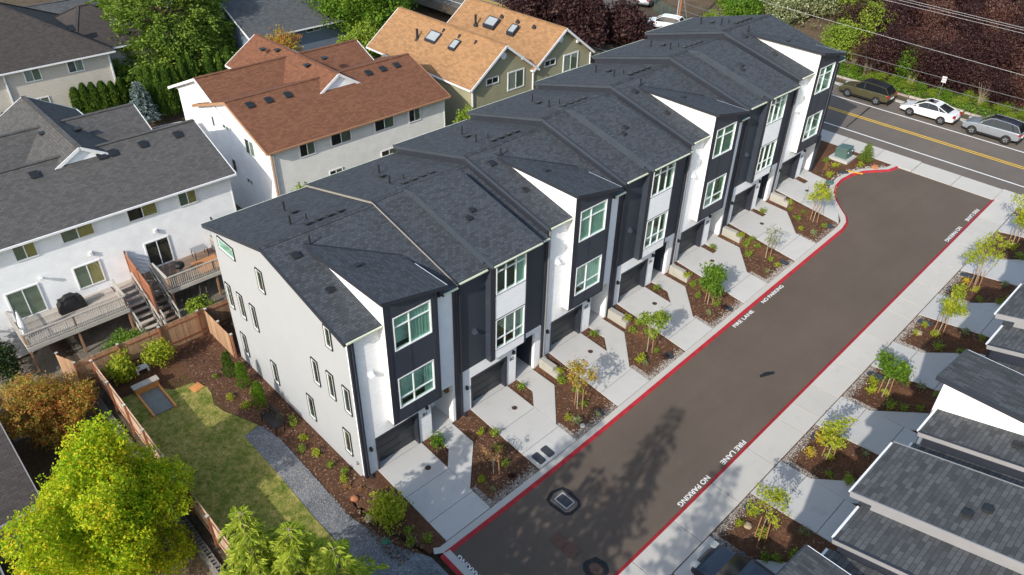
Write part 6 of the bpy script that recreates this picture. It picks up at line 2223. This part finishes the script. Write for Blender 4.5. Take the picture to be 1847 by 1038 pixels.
# porch post and bits near the street bed
pp = thing('porch_post', 'dark square porch post under the last townhouse corner', 'post', (0.0, 43.0, HL(0, 43)))
MB().box(-.16, .16, -.16, .16, -0.2, 2.9).build('shaft', 'dark_panel', pp)
MB().box(-.19, .19, -.19, .19, -0.2, .12).build('base', 'dark_trim', pp)
MB().beam((2.1, 44.9, HL(2.1, 44.9) + .06), (3.3, 45.3, HL(3.3, 45.3) + .06), 0.12, 0.06).build('warning_strip', 'yellow_strip', label='yellow warning strip lying in the bed by the kerb curl', cat='strip')
MB().beam((1.8, 44.3, HL(1.8, 44.3) + .06), (2.35, 44.75, HL(2.3, 44.7) + .08), 0.3, 0.12).build('edging_board', 'lid_dark', label='dark edging board lying in the bed by the kerb curl', cat='board')


def rock(label, x, y, z, s, mat, seed):
    rr = random.Random(seed)
    bm = bmesh.new()
    bmesh.ops.create_icosphere(bm, subdivisions=2, radius=s)
    for v in bm.verts:
        v.co *= rr.uniform(0.82, 1.12)
        v.co.z *= 0.62
    me = bpy.data.meshes.new('rock')
    bm.to_mesh(me)
    bm.free()
    me.materials.append(MATS[mat])
    return obj('rock', me, None, (x, y, z + s * 0.25), 0, label, 'rock', 'landscape rocks')


rock('reddish rock at the tip of the street bed', 3.5, 46.9, HL(3.5, 46.9), 0.28, 'stone_red', 1)
rock('tan rock beside the golden shrub', 2.0, -1.25, HL(2, -1.2), 0.24, 'stone_tan', 2)
rock('pale flat rock at the pebble edge below B2', 5.0, 10.6, HL(5, 10.6), 0.16, 'pebble', 3)
rock('rusty rock near the end house corner', 0.6, -1.1, HL(.6, -1.1), 0.2, 'stone_red', 4)
rock('sandy rock in the bed behind the dark car', 14.7, 11.5, HR(14.7, 11.5), 0.2, 'stone_tan', 5)
rock('sandy rock in the bed opposite B3', 14.6, 17.6, HR(14.6, 17.6), 0.2, 'stone_tan', 6)
rock('sandy rock in the bed opposite B5', 14.5, 30.0, HR(14.5, 30.0), 0.24, 'stone_tan', 7)

# bench on the gravel
be = thing('bench', 'dark metal park bench on the gravel by the end wall', 'bench', (-6.6, -1.5, YP(-6.6, -1.5) + 0.04), R(2))
for k in range(5):
    MB().box(-.75, .75, -.25 + k * .1, -.17 + k * .1, .42, .45).build('seat_slat', 'black', be)
for k in range(5):
    MB().box(-.75, .75, .27 + k * .025, .29 + k * .025, .52 + k * .09, .59 + k * .09).build('back_slat', 'black', be)
for x in (-.72, .72):
    m = MB()
    m.beam((x, -.24, 0), (x, -.22, .62), .05, .05).beam((x, .24, 0), (x, .38, .98), .05, .05).beam((x, -.24, .62), (x, .32, .64), .06, .04).beam((x, -.24, .41), (x, .27, .41), .05, .05)
    m.build('side_frame', 'black', be)
# cornhole-like boards / sand box
sb = thing('sand_pit', 'square sand pit with orange timber sides and a grey bench top', 'sand pit', (-12.7, -5.3, YARD))
MB().box(-1.05, 1.1, -.55, .5, -0.02, .06).build('sand', 'sand', sb)
for a, b, w_ in (((-1.1, -.62), (1.15, -.62), 0), ((-1.1, .58), (1.15, .58), 0)):
    MB().box(-1.1, 1.2, a[1] - .06, a[1] + .06, 0, .16).build('timber', 'orange_wood', sb)
MB().box(-1.25, -1.1, -.68, .64, 0, .5).build('headboard', 'orange_wood', sb)
MB().box(-1.5, -1.04, -.75, .7, .5, .56).build('bench_top', 'deck_grey', sb)
MB().box(-1.5, -1.42, -.68, .64, 0, .5).build('rear_board', 'orange_wood', sb)
for k, (x, y, lab) in enumerate(((-12.2, -3.2, 'orange timber square lying on the lawn near the sand pit'), (2.2, -4.0, 'orange timber square lying on the lawn near the cedars'))):
    T = thing('timber_square', lab, 'board', (x, y, YP(x, y) + 0.03), R(12))
    MB().box(-.3, .3, -.3, .3, 0.0, 0.06).build('panel', 'orange_wood', T)
    MB().box(-.2, .2, -.2, .2, 0.06, 0.08).build('inset', 'orange_wood', T)
wc = thing('white_frame', 'white plastic bracket lying by the fence between two shrubs', 'bracket', (-15.7, -4.9, YARD))
MB().box(-.2, .2, -.35, -.25, 0, .35).box(-.2, .2, .25, .35, 0, .35).box(-.2, .2, -.25, .25, .28, .35).build('frame', 'white_trim', wc)
# hanging wreath on the porch wall of B1
bm = bmesh.new()
wr = MB()
rr = random.Random(4)
for _ in range(500):
    a = rr.uniform(0, 6.28)
    rad = 0.2 + rr.gauss(0, .035)
    p = Vector((-0.55 + rad * math.cos(a), 5.66 + rr.gauss(0, .03), 2.1 + rad * math.sin(a)))
    leaf(wr, rr, p, 0.05, Vector((0, -1, 0)), .5)
wr.build('wreath', 'leaf_dry', fix=False, label='orange dried wreath on the porch wall of B1', cat='wreath')

# ------------------------------------------------------------------ utility pole, wires, sign
pl = thing('utility_pole', 'brown wooden utility pole with pale conduit behind the last roof', 'utility pole', (-27.6, 62.6, HT(-27.6, 62.6) - 0.3))
MB().tube([(0, 0, 0), (0, 0, 6), (0, 0, 13)], [.17, .15, .11], 12).build('pole', 'pole_wood', pl)
MB().tube([(-.25, -.1, 0), (-.25, -.1, 8)], .07, 8).build('conduit', 'lamp_clear', pl)
MB().box(-.08, .08, -1.1, 1.1, 11.9, 12.05).build('crossarm', 'pole_wood', pl)
MB().tube([(0.1, 0, 5.2), (1.0, 0, 5.5), (2.4, -.4, 5.55)], .04, 6).build('lamp_arm', 'metal_grey', pl)
lh = MB()
lh.tube([(2.2, -.35, 5.55), (2.5, -.42, 5.56), (3.0, -.5, 5.52)], [.06, .12, .05], 8)
lh.build('lamp_head', 'metal_grey', pl)
MB().tube([(0, 0, 4.6), (1.6, -.2, 0.2)], .012, 4).build('stay_wire', 'wire_pale', pl)
GW = 'overhead wires along the street'
for k, (xa, za, xb, zb, y, mt, rad, lab) in enumerate(((-27.6, 9.9, 40, 7.6, 61.0, 'wire_pale', .015, 'pale overhead wire crossing above the sedan'), (-27.6, 12.9, 40, 11.2, 61.3, 'wire_pale', .013, 'topmost overhead wire above the purple bank, street side'),
                                                      (-27.6, 12.9, 40, 11.1, 62.2, 'wire_pale', .013, 'topmost overhead wire above the purple bank, bank side'), (-27.6, 12.5, 40, 10.9, 61.7, 'wire_pale', .013, 'middle one of the top overhead wires'), (-27.6, 6.1, 40, 5.75, 61.0, 'wire', .03, 'thick black cable low above the parked cars'), (-27.6, 6.9, 40, 6.6, 61.2, 'wire', .025, 'thin black cable just above the thick one'))):
    n = 24
    pts = []
    for i in range(n + 1):
        t = i / n
        pts.append((xa + (xb - xa) * t, y + (62.6 - y) * max(0, 1 - t * 6), za + (zb - za) * t - 0.35 * 4 * t * (1 - t) * 0.5))
    MB().tube(pts, rad, 5).build('overhead_wire', mt, label=lab, cat='wire', group=GW)
sg = thing('road_sign', 'small pale parking sign on a thin post at the bank', 'sign', (2.0, 61.9, HT(2.0, 61.9)))
MB().tube([(0, 0, -.2), (0, 0, 2.4)], .03, 6).build('post', 'metal_grey', sg)
MB().box(-.2, .2, -.045, -.03, 1.85, 2.4).build('plate', 'sign_face', sg)
cf = thing('mesh_fence', 'green chain link fence at the side road', 'fence', (-35.5, 68.5, HT(-35.5, 68.5)))
for i in range(6):
    MB().tube([(i * 1.8, -i * .9, -.3), (i * 1.8, -i * .9, 1.7)], .035, 6).build('post', 'green_box', cf)
wf = MB()
for k in range(70):
    f = k / 70 * 9
    wf.beam((f, -f / 2, 0.05), (f, -f / 2, 1.65), .012, .012)
for k in range(12):
    wf.beam((0, 0, .1 + k * .14), (9, -4.5, .1 + k * .14), .012, .012)
wf.build('wire_mesh', 'green_box', cf, fix=False)['kind'] = 'stuff'
